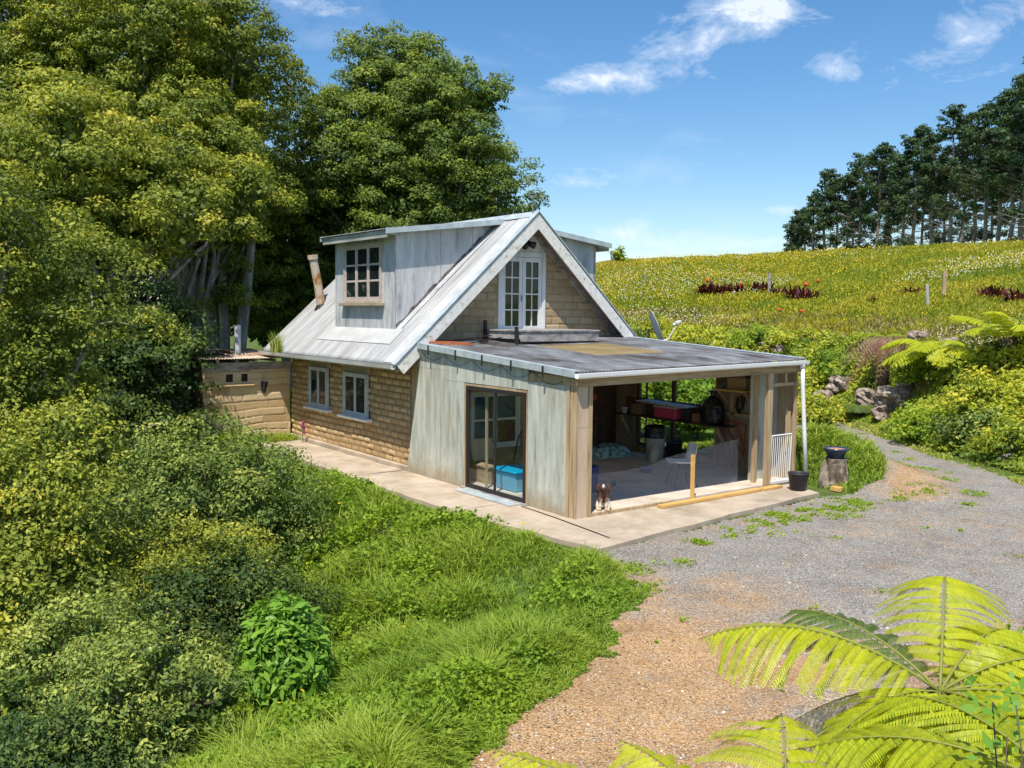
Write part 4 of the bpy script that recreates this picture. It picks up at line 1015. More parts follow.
# upper shelf
us=thing('small_shelf','small plywood shelf high on the workshop side wall','shelf',(5.6,1.45,1.75)); mb=MB(); mb.box((5.42,1.0,1.75),(5.84,1.92,1.79)); mb.build('board',M['timber_new'],us)
for y in (1.1,1.8):
    mb=MB(); mb.beam((5.82,y,1.45),(5.5,y,1.745),.03,.03); mb.build('bracket',M['timber'],us)
mb=MB(); mb.obox((5.55,1.1,1.795),(1,0,0),(0,1,0),(0,0,1),(0,.25),(0,.5),(0,.24)); mb.poly([(5.54,1.1,2.03),(5.54,1.6,2.03),(5.48,1.6,2.12),(5.48,1.1,2.12)],[(0,1,2,3),(3,2,1,0)]); one('carton',mb,C_('kraft',(.42,.29,.16),.85),'pale kraft carton on the small high shelf','box')
mb=MB(); mb.box((5.6,1.68,1.795),(5.78,1.85,1.9)); mb.box((5.5,1.68,1.795),(5.58,1.76,1.85)); one('paint_tin',mb,M['alu'],'grey tin standing on the small high shelf beside the carton','tin')
# wall tools
mb=MB(); mb.tube([(5.76,1.3,1.62),(5.75,1.34,1.4),(5.75,1.42,1.3),(5.75,1.5,1.4),(5.76,1.46,1.62)],[.02,.035,.045,.035,.02],8); mb.tube([(5.76,1.38,1.66),(5.76,1.38,1.5)],.02,6)
one('hanging_clamp',mb,M['black'],'black clamp tool hanging on the wall below the small shelf','tool',smooth=True)
mb=MB(); 
for a,b in (((1.75,1.1),(1.75,.35)),((1.75,1.1),(1.2,1.05)),((1.2,1.05),(1.25,.35)),((1.7,.9),(1.25,.4)),((1.5,1.08),(1.2,.5))): mb.tube([(5.72,a[0],a[1]),(5.70,b[0],b[1])],.016,6)
one('red_trestle',mb,C_('redtube',(.35,.06,.035),.6),'folded red metal trestle leaning on the workshop side wall','trestle')
mb=MB(); mb.beam((5.3,.75,.05),(5.55,.72,1.5),.03,.02); mb.tube([(5.32,.75,.06),(5.30,.75,.03)],.09,8); one('broom',mb,M['timber'],'wooden handled broom leaning by the right hand post of the workshop','broom')
# dark clutter at the back left
mb=MB()
mb.lathe((3.9,4.9,.95),[(.001,0),(.06,0),(.08,.12),(.001,.13)],12); one('orange_pot',mb,C_('orangepot',(.7,.14,.03),.6),'small orange pot standing on the grey tool bench','pot',smooth=True)
tb=thing('tool_bench','dark grey bench with clutter in the shaded back corner of the workshop','bench',(4.1,4.95,.05))
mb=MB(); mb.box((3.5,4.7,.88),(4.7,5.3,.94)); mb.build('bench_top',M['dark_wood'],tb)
for x in (3.55,4.62):
    for y in (4.75,5.22):
        mb=MB(); mb.box((x-.03,y-.03,.05),(x+.03,y+.03,.88)); mb.build('leg',M['dark_wood'],tb)
mb=MB(); mb.tube([(4.15,5.0,.94),(4.3,4.95,1.1),(4.45,5.0,1.0),(4.6,4.9,1.12)],.02,6); mb.tube([(4.2,4.9,.94),(4.2,4.9,1.12)],.04,8); one('bench_vice',mb,M['zinc'],'grey metal vice with a bent handle on the tool bench','vice')
mb=MB(); mb.lathe((4.9,5.1,1.28),[(.001,0),(.05,.02),(.07,.09),(.05,.15),(.001,.16)],12); mb.tube([(4.9,5.36,1.4),(4.9,5.1,1.44)],.012,5); one('orange_lamp',mb,C_('orangelamp',(.7,.10,.04),.6),'small red orange lantern hung above the tool bench','lantern',smooth=True)
# netting
def net_mat():
    m=bpy.data.materials.new('plastic_netting'); m.use_nodes=True; nt=m.node_tree; b=nt.nodes['Principled BSDF']; out=nt.nodes['Material Output']
    b.inputs['Base Color'].default_value=(.42,.43,.47,1); b.inputs['Roughness'].default_value=.5
    c=coords(nt,(1,1,1)); w1=N(nt,'ShaderNodeTexWave',Scale=9.0,bands_direction='X'); w2=N(nt,'ShaderNodeTexWave',Scale=9.0,bands_direction='Z')
    nt.links.new(c,w1.inputs['Vector']); nt.links.new(c,w2.inputs['Vector'])
    mx=N(nt,'ShaderNodeMath',operation='MAXIMUM'); nt.links.new(w1.outputs['Fac'],mx.inputs[0]); nt.links.new(w2.outputs['Fac'],mx.inputs[1])
    k=ramp(nt,mx.outputs[0],[(.80,(.08,)*3),(.92,(.36,)*3)])
    tr=nt.nodes.new('ShaderNodeBsdfTransparent'); ms=nt.nodes.new('ShaderNodeMixShader')
    nt.links.new(k,ms.inputs[0]); nt.links.new(tr.outputs[0],ms.inputs[1]); nt.links.new(b.outputs[0],ms.inputs[2]); nt.links.new(ms.outputs[0],out.inputs[0]); return m
nn_=40; P=np.zeros((nn_,8,3))
for i in range(nn_):
    t_=i/(nn_-1); x=.34+(4.62-.34)*t_; y=.80-.30*t_+.02*math.sin(t_*23)
    zt_=.62-.10*math.sin(math.pi*min(1,t_/.55))*(t_<.55)+.30*max(0,t_-.45)/.55
    for j in range(8): P[i,j]=(x,y+.01*math.sin(j*1.3+i*.7),.055+(zt_-.055)*j/7)
o=grid_obj('plastic_netting',P,net_mat(),None); tag(o,'sagging blue grey plastic netting strung across the workshop opening','netting')
mb=MB(); mb.beam((2.68,-.11,.0),(2.73,-.06,.84),.055,.055,up=(0,1,0)); one('wooden_stake',mb,M['timber_new'],'short upright wooden stake on the yellow threshold board','stake')
mb=MB(); mb.beam((1.75,-.22,.03),(4.5,-.16,.03),.14,.045); one('pine_board',mb,M['timber_new'],'long yellow pine board lying along the workshop threshold','board')
mb=MB(); mb.beam((4.56,-.17,.025),(5.12,-.15,.025),.15,.04); one('pine_board',mb,M['timber_new'],'short yellow pine offcut lying in front of the post beside the black bucket','board')
# gate
t=thing('barrier_gate','white metal safety gate with vertical bars leaning in the narrow bay','gate',(5.3,.1,.05))
x0,x1=4.99,5.62; 
def gp(x,z): return (x,-.005+.02*(x-5)-.03*z,.08+z)
mb=MB()
for a,b in ((gp(x0,0),gp(x1,0)),(gp(x0,.93),gp(x1,.93)),(gp(x0,0),gp(x0,.93)),(gp(x1,0),gp(x1,.93))): mb.tube([a,b],.014,6)
mb.build('gate_frame',M['pvc'],t)
mb=MB()
for i in range(1,10):
    x=x0+(x1-x0)*i/10; mb.tube([gp(x,0),gp(x,.93)],.008,5)
mb.build('bars',M['pvc'],t)
mb=MB(); mb.box((4.97,-.03,.052),(5.7,.12,.10)); one('white_batten',mb,M['white'],'short white batten on the floor under the metal safety gate','batten')
mb=MB(); mb.beam((5.67,.12,.05),(5.66,.14,1.5),.10,.03); one('leaning_plank',mb,M['timber'],'brown plank standing upright in the narrow bay beside the gate','plank')
# behind-post objects
lathe_thing('blue_drum','dark blue plastic drum on the workshop floor just inside the opening','drum',(1.55,1.35,.05),[(.001,0),(.10,0),(.12,.05),(.11,.3),(.13,.36),(.12,.46),(.10,.5),(.001,.48)],C_('bluedrum',(.03,.045,.16),.4))
mb=MB(); mb.box((.42,.55,.62),(.58,.72,.74)); mb.box((.45,.57,.05),(.50,.70,.62)); one('white_bracket',mb,M['pvc'],'white plastic box on a slim stand behind the left opening post','box')
lathe_thing('teal_cup','small teal plastic cup lying on the workshop floor','cup',(2.25,1.5,.05),bucket_prof(.04,.055,.10),C_('teal',(.02,.28,.32),.4))
lathe_thing('purple_bowl','shallow purple plastic bowl on the workshop floor','bowl',(3.9,2.3,.05),bucket_prof(.09,.15,.09),C_('purple',(.13,.12,.38),.4))
mb=MB(); mb.beam((3.6,.75,.07),(4.1,1.2,.07),.05,.03); one('blue_level',mb,C_('bluelevel',(.15,.42,.50),.5),'pale blue spirit level lying on the workshop floor','tool')
# behind the glazed door
tt=thing('storage_tub','bright blue storage tub with lid behind the glazed door','tub',(.55,2.35,.05))
mb=MB(); vs=[(x,y,z) for z,e in ((.05,.03),(.40,0)) for x,y in ((.28+e,2.02+e),(.80-e,2.02+e),(.80-e,2.70-e),(.28+e,2.70-e))]
mb.poly(vs,[(3,2,1,0),(4,5,6,7),(0,1,5,4),(1,2,6,5),(2,3,7,6),(3,0,4,7)]); mb.build('body',C_('tubblue',(.12,.42,.60),.4),tt,bevel=.02)
mb=MB(); mb.box((.25,1.99,.402),(.83,2.73,.45)); mb.build('lid',C_('lidblue',(.0,.36,.62),.35),tt,bevel=.015)
mb=MB(); mb.lathe((.75,1.72,.05),[(.001,0),(.24,.01),(.27,.14),(.22,.3),(.12,.36),(.001,.37)],18,0,1,.8); one('red_bag',mb,pm('red_cloth',[(.4,(.30,.03,.025)),(.6,(.5,.08,.05))],8,bump=.8,bscale=12),'crumpled red cloth bag beside the blue storage tub','bag',smooth=True)
mb=MB(); mb.lathe((1.25,1.95,.05),[(.001,0),(.26,.01),(.29,.25),(.27,.5),(.17,.66),(.001,.7)],18,0,1,.8); one('red_sack',mb,pm('dull_red_cloth',[(.4,(.22,.05,.04)),(.6,(.38,.10,.08))],8,bump=.8,bscale=12),'tall dull red sack standing behind the blue storage tub','sack',smooth=True)
mb=MB(); mb.box((.35,3.0,.05),(1.1,3.9,.36)); mb.box((.33,2.98,.362),(1.12,3.92,.39)); one('storage_chest',mb,M['timber_h'],'low pale wooden chest behind the glazed door','chest')
mb=MB(); mb.obox((.5,3.75,.39),(1,0,0),(0,.95,-.2),(0,.2,.95),(0,.5),(-.02,.0),(0,.45)); one('plywood_offcut',mb,M['ply_raw'],'small plywood offcut standing on the wooden chest','board')
mb=MB(); mb.beam((.12,2.72,.05),(.10,2.70,1.93),.055,.03,up=(1,0,0)); one('wooden_batten',mb,M['timber'],'upright timber batten leaning just inside the glazed door','batten')
mb=MB(); mb.tube([(1.1,3.2,.4),(1.15,3.1,.9),(1.2,2.9,1.2),(1.3,2.5,1.22),(1.35,2.3,1.0),(1.35,2.25,.5)],.016,6); one('bent_hoop',mb,M['black'],'tall black bent metal hoop standing inside the glazed door','hoop',smooth=True)

M['stump']=pm('mossy_stump',[(.35,(.06,.045,.03)),(.5,(.20,.16,.12)),(.65,(.36,.31,.26))],6,(1,1,.5),.95,.9,9,dist=.05)
# pot on stump
px_,py_=6.35,-.55; gzp=float(H(px_,py_))
mb=MB(); seg=22; vs=[]; fs=[]
for i,(r_,z_) in enumerate([(.34,-.2),(.31,.05),(.27,.25),(.25,.42),(.24,.50),(.001,.5)]):
    for k in range(seg):
        th=2*math.pi*k/seg; rr2=r_*.9*(1+.16*math.sin(th*3+i*.9)+.10*math.sin(th*7+1+i)+.25*(float(vnoise(th*2,i*1.0,1.3,5))-.5)); vs.append((px_+rr2*math.cos(th),py_+rr2*math.sin(th),gzp+z_))
for i in range(5):
    for k in range(seg): fs.append((i*seg+k,i*seg+(k+1)%seg,(i+1)*seg+(k+1)%seg,(i+1)*seg+k))
mb.poly(vs,fs); one('tree_stump',mb,M['stump'],'broad rough grey tree stump at the edge of the grassy mound','stump')
t=thing('plant_pot','round dark blue glazed pot on top of the tree stump','pot',(px_,py_,gzp+.5))
mb=MB(); mb.lathe((px_,py_,gzp+.5),[(.001,0),(.15,0),(.21,.16),(.24,.17),(.24,.21),(.21,.21),(.19,.17),(.001,.16)],28); mb.build('body',C_('blueglaze',(.02,.04,.10),.25,spec=.6),t,smooth=True)
mb=MB(); mb.lathe((px_,py_,gzp+.5),[(.195,.185),(.1,.2),(.001,.2)],24); mb.build('soil',C_('potsoil',(.45,.22,.10),.95),t,smooth=True)
mb=MB(); mb.obox((5.95,-.95,.0),(1,.1,0),(-.1,1,0),(0,0,1),(0,.32),(0,.22),(-.06,.03)); one('paving_stone',mb,M['timber_new'],'flat yellowish paving stone beside the tree stump','stone',bevel=.01)

# the small dog
def dog():
    x,y,z=.74,.13,.052
    V=[(0,0,.14),(.0,-.05,.22),(0,-.10,.29),(0,-.13,.36),(0,-.20,.37),(0,-.245,.355),
       (-.06,-.03,.10),(-.085,-.10,.055),(-.085,-.13,.02),(-.085,-.19,.018),
       (.06,-.03,.10),(.085,-.10,.055),(.085,-.13,.02),(.085,-.19,.018),
       (-.05,-.12,.22),(-.05,-.15,.10),(-.05,-.155,.02),(-.05,-.19,.016),
       (.05,-.12,.22),(.05,-.15,.10),(.05,-.155,.02),(.05,-.19,.016),(0,.08,.10),(.03,.15,.12),(.05,.18,.17)]
    E=[(0,1),(1,2),(2,3),(3,4),(4,5),(0,6),(6,7),(7,8),(8,9),(0,10),(10,11),(11,12),(12,13),(2,14),(14,15),(15,16),(16,17),(2,18),(18,19),(19,20),(20,21),(0,22),(22,23),(23,24)]
    rad=[.105,.095,.08,.085,.05,.028,.06,.045,.026,.022,.06,.045,.026,.022,.04,.028,.024,.02,.04,.028,.024,.02,.04,.028,.02]
    th_=R(-42); ct_,st_=math.cos(th_),math.sin(th_)
    P0=lambda a,b,c:(x+(a*ct_-b*st_)*1.05,y+(a*st_+b*ct_)*1.05,z+c*1.05)
    me=bpy.data.meshes.new('dog'); me.from_pydata([P0(a,b,c) for a,b,c in V],E,[]); me.update()
    o=bpy.data.objects.new('dog',me); COL.objects.link(o)
    s=o.modifiers.new('skin','SKIN'); s.use_smooth_shade=True
    for i,v in enumerate(me.skin_vertices[0].data): v.radius=(rad[i]*1.05,)*2; v.use_root=(i==0)
    o.modifiers.new('sub','SUBSURF').levels=2; o.modifiers['sub'].render_levels=2
    m,nt,b=new_mat('dog_fur'); c=coords(nt); sp=N(nt,'ShaderNodeSeparateXYZ'); nt.links.new(c,sp.inputs[0])
    n=N(nt,'ShaderNodeTexNoise',Scale=7,Detail=3); nt.links.new(c,n.inputs['Vector'])
    ma=N(nt,'ShaderNodeMath',operation='MULTIPLY_ADD'); nt.links.new(n.outputs['Fac'],ma.inputs[0]); ma.inputs[1].default_value=.35; nt.links.new(sp.outputs['Z'],ma.inputs[2])
    col=ramp(nt,ma.outputs[0],[(.24,(.55,.42,.26)),(.36,(.72,.66,.56)),(.42,(.16,.075,.055)),(.62,(.09,.045,.04))])
    nt.links.new(col,b.inputs['Base Color']); b.inputs['Roughness'].default_value=.9
    n3=N(nt,'ShaderNodeTexNoise',Scale=90,Detail=3); nt.links.new(c,n3.inputs['Vector']); bp=N(nt,'ShaderNodeBump',Strength=.8,Distance=.01); nt.links.new(n3.outputs['Fac'],bp.inputs['Height']); nt.links.new(bp.outputs[0],b.inputs['Normal'])
    me.materials.append(m); tag(o,'small shaggy brown and white dog sitting on the threshold by the left post','dog')
    for sx in (-1,1):
        mb=MB(); mb.tube([P0(.055*sx,-.12,.43),P0(.08*sx,-.13,.40),P0(.09*sx,-.135,.34),P0(.085*sx,-.14,.29)],[.015,.026,.03,.012],10); mb.build('ear',C_('earbrown',(.09,.04,.03),.95),o,smooth=True)
        mb=MB(); mb.lathe(P0(.033*sx,-.208,.385),[(.001,-.012),(.012,0),(.001,.012)],8); mb.build('eye',M['black'],o,smooth=True)
    mb=MB(); mb.lathe(P0(0,-.275,.365),[(.001,-.014),(.018,0),(.001,.014)],10); mb.build('nose',M['black'],o,smooth=True)
    mb=MB(); mb.lathe(P0(0,-.225,.40),[(.001,-.03),(.022,-.01),(.02,.03),(.001,.05)],10); mb.build('blaze',C_('blaze',(.7,.68,.66),.95),o,smooth=True)
dog()

# foxglove by the path
def spike(name,label,cat,x,y,h,mat):
    z=float(H(x,y)); t=thing(name,label,cat,(x,y,z)); mb=MB(); mb.tube([(x,y,z),(x+.02,y,z+h)],.01,5); mb.build('stem',M['bright_flat'],t)
    n=40; tz=RNG.random(n); th=RNG.random(n)*6.28
    C=np.column_stack([x+.02+np.cos(th)*.05*(1.1-tz),y+np.sin(th)*.05*(1.1-tz),z+h*(.45+.55*tz)])
    quads_obj('flower',leaf_quads(C,np.column_stack([np.cos(th),np.sin(th),-.3+0*th]),.075,.7,.3),RNG.random(n),mat,t)
M['bright_flat']=flat('green_stem',(.08,.16,.03),.7)
M['pinkpetal']=leaf_mat('pink_petal',[(0,(.45,.08,.30)),(1,(.62,.18,.45))],.3)
spike('foxglove','tall pink foxglove flowering beside the concrete path','flower',-.22,10.45,.62,M['pinkpetal'])
# ------------------------------------------------------------------ vegetation
def blades(name, X_, Y_, h, w, lean, mat, tint, zoff=0, z=None):
    n = len(X_); z = H(X_, Y_) if z is None else z
    th = RNG.random(n)*2*math.pi; ph = RNG.random(n)*2*math.pi
    side = np.column_stack([np.cos(th), np.sin(th), np.zeros(n)])*(w*.5)[:,None] if hasattr(w,'__len__') else np.column_stack([np.cos(th), np.sin(th), np.zeros(n)])*w*.5
    B = np.column_stack([X_, Y_, z-.02+zoff]); ln = lean*(.3+RNG.random(n))
    d = np.column_stack([np.cos(ph)*ln, np.sin(ph)*ln, np.ones(n)])
    mid = B + d*np.array([.35,.35,.55])*h[:,None]; d2 = d.copy(); d2[:,2] -= ln*.45
    top = B + d2*h[:,None]
    Q1 = np.stack([B-side, B+side, mid+side*.8, mid-side*.8], 1)
    Q2 = np.stack([mid-side*.8, mid+side*.8, top+side*.12, top-side*.12], 1)
    return quads_obj(name, np.concatenate([Q1,Q2]), np.concatenate([tint, tint+.08]), mat)

def scatter(n, a0, a1, r0_, r1_, p=1.0):
    a = a0+(a1-a0)*RNG.random(n); u = RNG.random(n)
    r = (r0_**(1-p) + u*(r1_**(1-p)-r0_**(1-p)))**(1/(1-p)) if p != 1 else r0_*(r1_/r0_)**u
    return polar(a, r)

# --- grass and weeds on the left slope
x, y = scatter(330000, 4, 46, 5.5, 32, 1.0)
dl = sdist(x, y, LEDGE); tuft = fbm(x, y, 1.6, 40); big = fbm(x, y, .45, 41)
k = ((dl > .02+.22*(vnoise(x,y,3,4)-.3)) | ((dl > -.6) & (y < -2.3) & ~drive_mask(x,y))) & (dl < 7.5+2*big)
x, y, dl, tuft, big = x[k], y[k], dl[k], tuft[k], big[k]
grassy = smooth(.42, .58, fbm(x, y, .5, 44) + .25*smooth(6, 1, y+3) - .22*smooth(1, 7, y))
k = RNG.random(len(x)) < (.25+.75*grassy)
x, y, dl, tuft, big = x[k], y[k], dl[k], tuft[k], big[k]
h = (.10+.42*smooth(.3,.75,tuft))*smooth(-.15,.7,dl)*(.6+.7*RNG.random(len(x)))+.06
r_ = np.hypot(x-CAM[0], y-CAM[1])
g = blades('grass', x, y, h, .009+.0011*r_, .75, M['grass'], .32+.5*(tuft-.5)+.35*(big-.5)+.3*RNG.random(len(x)))
tag(g, 'long bright green grass covering the slope below the path', 'grass', kind='stuff')
# seed heads near the drive edge and path
x, y = scatter(260000, 4, 46, 5.5, 32, 1.0)
dl = sdist(x, y, LEDGE)
wp = fbm(x, y, .8, 51); k = (dl > .1) & (dl < 9) & (RNG.random(len(x)) < smooth(.38,.55, fbm(x,y,.5,52) + .2*smooth(-1,6,y)))
x, y, wp, dl = x[k], y[k], wp[k], dl[k]; n = len(x)
zz = H(x, y) + (.04+.42*smooth(.3,.7,fbm(x,y,1.9,53))*RNG.random(n)**.5)*smooth(0,.6,dl)
r_ = np.hypot(x-CAM[0], y-CAM[1])
Q = leaf_quads(np.column_stack([x,y,zz]), np.tile([0,0,1.],(n,1)), (.030+.0028*r_)*(.6+.8*RNG.random(n)), .65, .75)
g = quads_obj('weeds', Q, .45+.7*(wp-.5)+.35*(RNG.random(n)-.5), M['weed']); tag(g, 'low bright green leafy weeds mixed through the slope', 'weeds', kind='stuff')
# yellow dandelions in the grass
x, y = scatter(40, 10, 42, 8, 20); dl = sdist(x, y, LEDGE); k = (dl>.3)&(dl<5); x,y=x[k],y[k]
g = quads_obj('hawkbit_flowers', leaf_quads(np.column_stack([x,y,H(x,y)+.45]), np.tile([0,0,1.],(len(x),1)), .05, .9, .3), RNG.random(len(x)), M['butter']); tag(g,'scattered small yellow flowers in the slope grass','flowers',kind='stuff')

# --- weeds creeping over the gravel
def patches(centres, name, label, dens=1.0, hh=.035):
    XS=[];YS=[]
    for cx_, cy_, rx_, n in centres:
        a=RNG.random(n)*6.28; r=RNG.random(n)**.9; XS.append(cx_+np.cos(a)*r*rx_); YS.append(cy_+np.sin(a)*r*rx_*.8)
    x=np.concatenate(XS); y=np.concatenate(YS); k=fbm(x,y,6,61)>.48; x,y=x[k],y[k]; n=len(x)
    zz=H(x,y)+RNG.random(n)*hh
    Q=leaf_quads(np.column_stack([x,y,zz]),np.tile([0,0,1.],(n,1)),.022+.035*RNG.random(n),.6,.7)
    g=quads_obj(name,Q,.45+.5*RNG.random(n)-.1,M['weed']); tag(g,label,'weeds',kind='stuff')
cs=[]
for _ in range(26):
    t_=RNG.random(); x_=-1.0+6.2*t_; cs.append((x_, -1.9-.9*RNG.random()+.09*x_, .12+.25*RNG.random(), 160))
for _ in range(16):
    t_=RNG.random(); cs.append((2.2+3.5*t_, -1.35-.6*RNG.random(), .2+.3*RNG.random(), 260))
for c_ in ((7.2,-2.0,.5,700),(7.9,-2.6,.35,400),(6.4,-1.9,.4,500),(6.8,-3.0,.3,250),(-1.2,-2.5,.5,800),(-1.6,-3.2,.4,500),(8.7,-1.6,.35,400),(9.6,1.2,.5,500)): cs.append(c_)
for _ in range(22): cs.append((-3+11*RNG.random(), -2.8-3.5*RNG.random(), .05+.09*RNG.random(), 26))
for k_ in range(26):   # grassy strip between the wheel tracks of the branch
    t_=k_/26; cs.append((9.4+7.0*t_+.3*RNG.normal(), -.9+8.6*t_+.3*RNG.normal(), .28, 150))
patches(cs,'gravel_weeds','flat green weed patches creeping over the gravel')
# grass verge at the foot of the bank and on the mound
def verge(name,label,n,sel,h0,h1,mat,a0,a1,r0_,r1_,p,wid,tb,extra=None):
    x,y=scatter(n,a0,a1,r0_,r1_,p); k=sel(x,y); x,y=x[k],y[k]; n=len(x)
    if n==0: return
    tuft=fbm(x,y,1.5,71); h=(h0+(h1-h0)*smooth(.3,.75,tuft))*(.6+.7*RNG.random(n))*(1-.65*smooth(2.5,5,y)*(name=='mound_grass'))
    r_=np.hypot(x-CAM[0],y-CAM[1])
    g=blades(name,x,y,h,wid+.0012*r_,.7,mat,tb+.5*(tuft-.5)+.3*RNG.random(n)); tag(g,label,'grass',kind='stuff')
def azr(x,y): return np.degrees(np.arctan2(x-CAM[0],y-CAM[1])), np.hypot(x-CAM[0],y-CAM[1])
def sel_mound(x,y):
    ym=sdist(x,y,YARD); return (ym<.1*vnoise(x,y,4,3)) & (x>6.05) & (y>-1.4) & (y<16) & (x<18)
verge('mound_grass','lush long grass on the mound beside the workshop',90000,sel_mound,.12,.42,M['grass'],47,63,16,36,1,.012,.40)
def sel_verge(x,y):
    a,r=azr(x,y); s=r-foot(a); return (s>-.7+.6*(fbm(x,y,1,3)-.5)) & (s<1.6)
verge('verge_grass','bright low grass verge along the far edge of the gravel drive',70000,sel_verge,.04,.16,M['grass'],48,70,18,40,1,.012,.62)
def sel_behind(x,y):
    return (y>13.3)&(x<14)&(x>-3)
verge('yard_grass','grass behind the cottage under the trees',20000,sel_behind,.1,.3,M['grass'],15,50,24,42,1,.012,.2)
def sel_shed(x,y):
    return (x>-1.6)&(x<-.03)&(y>10.75)&(y<11.65)&(x+ (y-10.7)*0>-1.7)
x=RNG.uniform(-1.9,-.1,2500); y=RNG.uniform(10.9,11.6,2500)
g=blades('corner_grass',x,y,.1+.25*RNG.random(2500),np.full(2500,.03),.7,M['grass'],.45+.4*RNG.random(2500)); tag(g,'grass growing in the corner between cottage and shed','grass',kind='stuff')
# sprout in the gutter
n=140; bx=RNG.normal(-.66,.04,n); by=RNG.normal(11.0,.13,n)
g=blades('gutter_grass',bx,by,.2+.42*RNG.random(n),np.full(n,.02),.35,M['grass'],RNG.random(n)*1.1,z=np.full(n,2.30)); tag(g,'tuft of grass sprouting from the cottage gutter','grass')

x,y=scatter(60000,40,72,4.5,16,1.0); k=(sdist(x,y,NEDGE)>-.25)&~drive_mask(x,y); x,y=x[k],y[k]; n=len(x)
Q=leaf_quads(np.column_stack([x,y,H(x,y)+.05+.3*RNG.random(n)**2]),np.tile([0,0,1.],(n,1)),.05+.05*RNG.random(n),.6,.8)
g=quads_obj('slope_weeds',Q,.1+.7*RNG.random(n)*fbm(x,y,1,4)*1.4,M['weed']); tag(g,'leafy weeds below the near edge of the drive','weeds',kind='stuff')
# --- bank scrub
ROCKS=[(842,34.8),(826,34.6),(872,32.2),(897,30.6),(885,30.4),(908,30.9),(931,31.8),(942,33.2),(918,35.5),(890,36.5),(950,33.6),(980,31.5)]
def T(col, r): 
    return polar(az_of(col), r)
def sel_bank(x,y):
    a,r=azr(x,y); s=r-foot(a); return (s>.4)&(s<13+8*(fbm(x,y,.3,2)-.5))
x,y=scatter(230000,40,70,19,62,.6); k=sel_bank(x,y); x,y=x[k],y[k]; a,r=azr(x,y); s=r-foot(a)
t1=fbm(x,y,1.1,81); t2=fbm(x,y,.35,82)
hh=(.10+.62*smooth(.4,.7,t1))*smooth(.2,2,s)*smooth(10,6,s)+.08
nr_=np.full(len(x),9.)
for c_,r0_2 in ROCKS: 
    rx_,ry_=T(c_,r0_2-.5); nr_=np.minimum(nr_,np.hypot(x-rx_,y-ry_))
hh=hh*smooth(.35,1.3,nr_)+.03
n=len(x); zz=H(x,y)+hh*RNG.random(n)**.45
up_=np.column_stack([np.zeros(n),np.zeros(n),np.ones(n)])+ .5*unit(np.column_stack([CAM[0]-x,CAM[1]-y,0*x]))
Q=leaf_quads(np.column_stack([x,y,zz]),up_,(.05+.0026*r)*(.6+.8*RNG.random(n)),.6,.7)
g=quads_obj('bank_undergrowth',Q,.45+.9*(t2-.5)+.5*(t1-.5)+.4*(RNG.random(n)-.5)-.25*smooth(2.5,.5,s),M['bank_leaf']); tag(g,'tangled low green undergrowth on the roadside bank','undergrowth',kind='stuff')
# dry brown strip along the top of the bank
x,y=scatter(60000,40,70,24,60,.6); a,r=azr(x,y); s=r-foot(a); k=(s>4)&(s<14)&(fbm(x,y,.5,88)>.36); x,y,r=x[k],y[k],r[k]; n=len(x)
M['drygrass']=leaf_mat('dry_grass',[(0,(.13,.09,.04)),(.5,(.30,.24,.08)),(1,(.42,.36,.16))],.3)
g=blades('dry_grass',x,y,.15+.4*RNG.random(n),.02+.0012*r,.6,M['drygrass'],RNG.random(n)); tag(g,'dry straw coloured grass along the top of the bank','grass',kind='stuff')
# --- meadow
x,y=scatter(330000,38,72,24,84,.25); a,r=azr(x,y); s=r-foot(a); k=(s>7+2*(fbm(x,y,.4,5)-.5)); x,y,r=x[k],y[k],r[k]; n=len(x)
t1=fbm(x,y,.5,91); t2=fbm(x,y,.12,92)
g=blades('meadow_grass',x,y,(.12+.38*t1)*(.6+.8*RNG.random(n)),.016+.0010*r,.5,M['meadow_grass'],.42+.7*(t1-.5)+.6*(t2-.5)+.35*(RNG.random(n)-.5)+.2*smooth(40,75,r)); tag(g,'long flowering meadow grass over the hillside','grass',kind='stuff')
x,y=scatter(150000,38,72,26,84,.0); a,r=azr(x,y); s=r-foot(a)
ptch=fbm(x,y,.17,95); k=(s>8)&((ptch>.60)|((ptch>.52)&(RNG.random(len(x))<.15)))&(RNG.random(len(x))<.16*smooth(76,50,r)+.015); x,y,r=x[k],y[k],r[k]; n=len(x)
g=quads_obj('daisies',leaf_quads(np.column_stack([x,y,H(x,y)+.3+.25*RNG.random(n)]),unit(np.column_stack([CAM[0]-x,CAM[1]-y,60+0*x])),(.03+.0006*r),.9,.5),RNG.random(n),M['daisy']); tag(g,'drifts of white daisies through the meadow','flowers',kind='stuff')
x,y=scatter(80000,38,72,28,84,.0); a,r=azr(x,y); s=r-foot(a); k=(s>9)&(RNG.random(len(x))<smooth(.35,.65,fbm(x,y,.2,96))*.15*smooth(28,60,r)); x,y,r=x[k],y[k],r[k]; n=len(x)
g=quads_obj('buttercups',leaf_quads(np.column_stack([x,y,H(x,y)+.3+.25*RNG.random(n)]),unit(np.column_stack([CAM[0]-x,CAM[1]-y,60+0*x])),(.03+.0008*r),.9,.5),RNG.random(n),M['butter']); tag(g,'yellow buttercups spread over the upper meadow','flowers',kind='stuff')

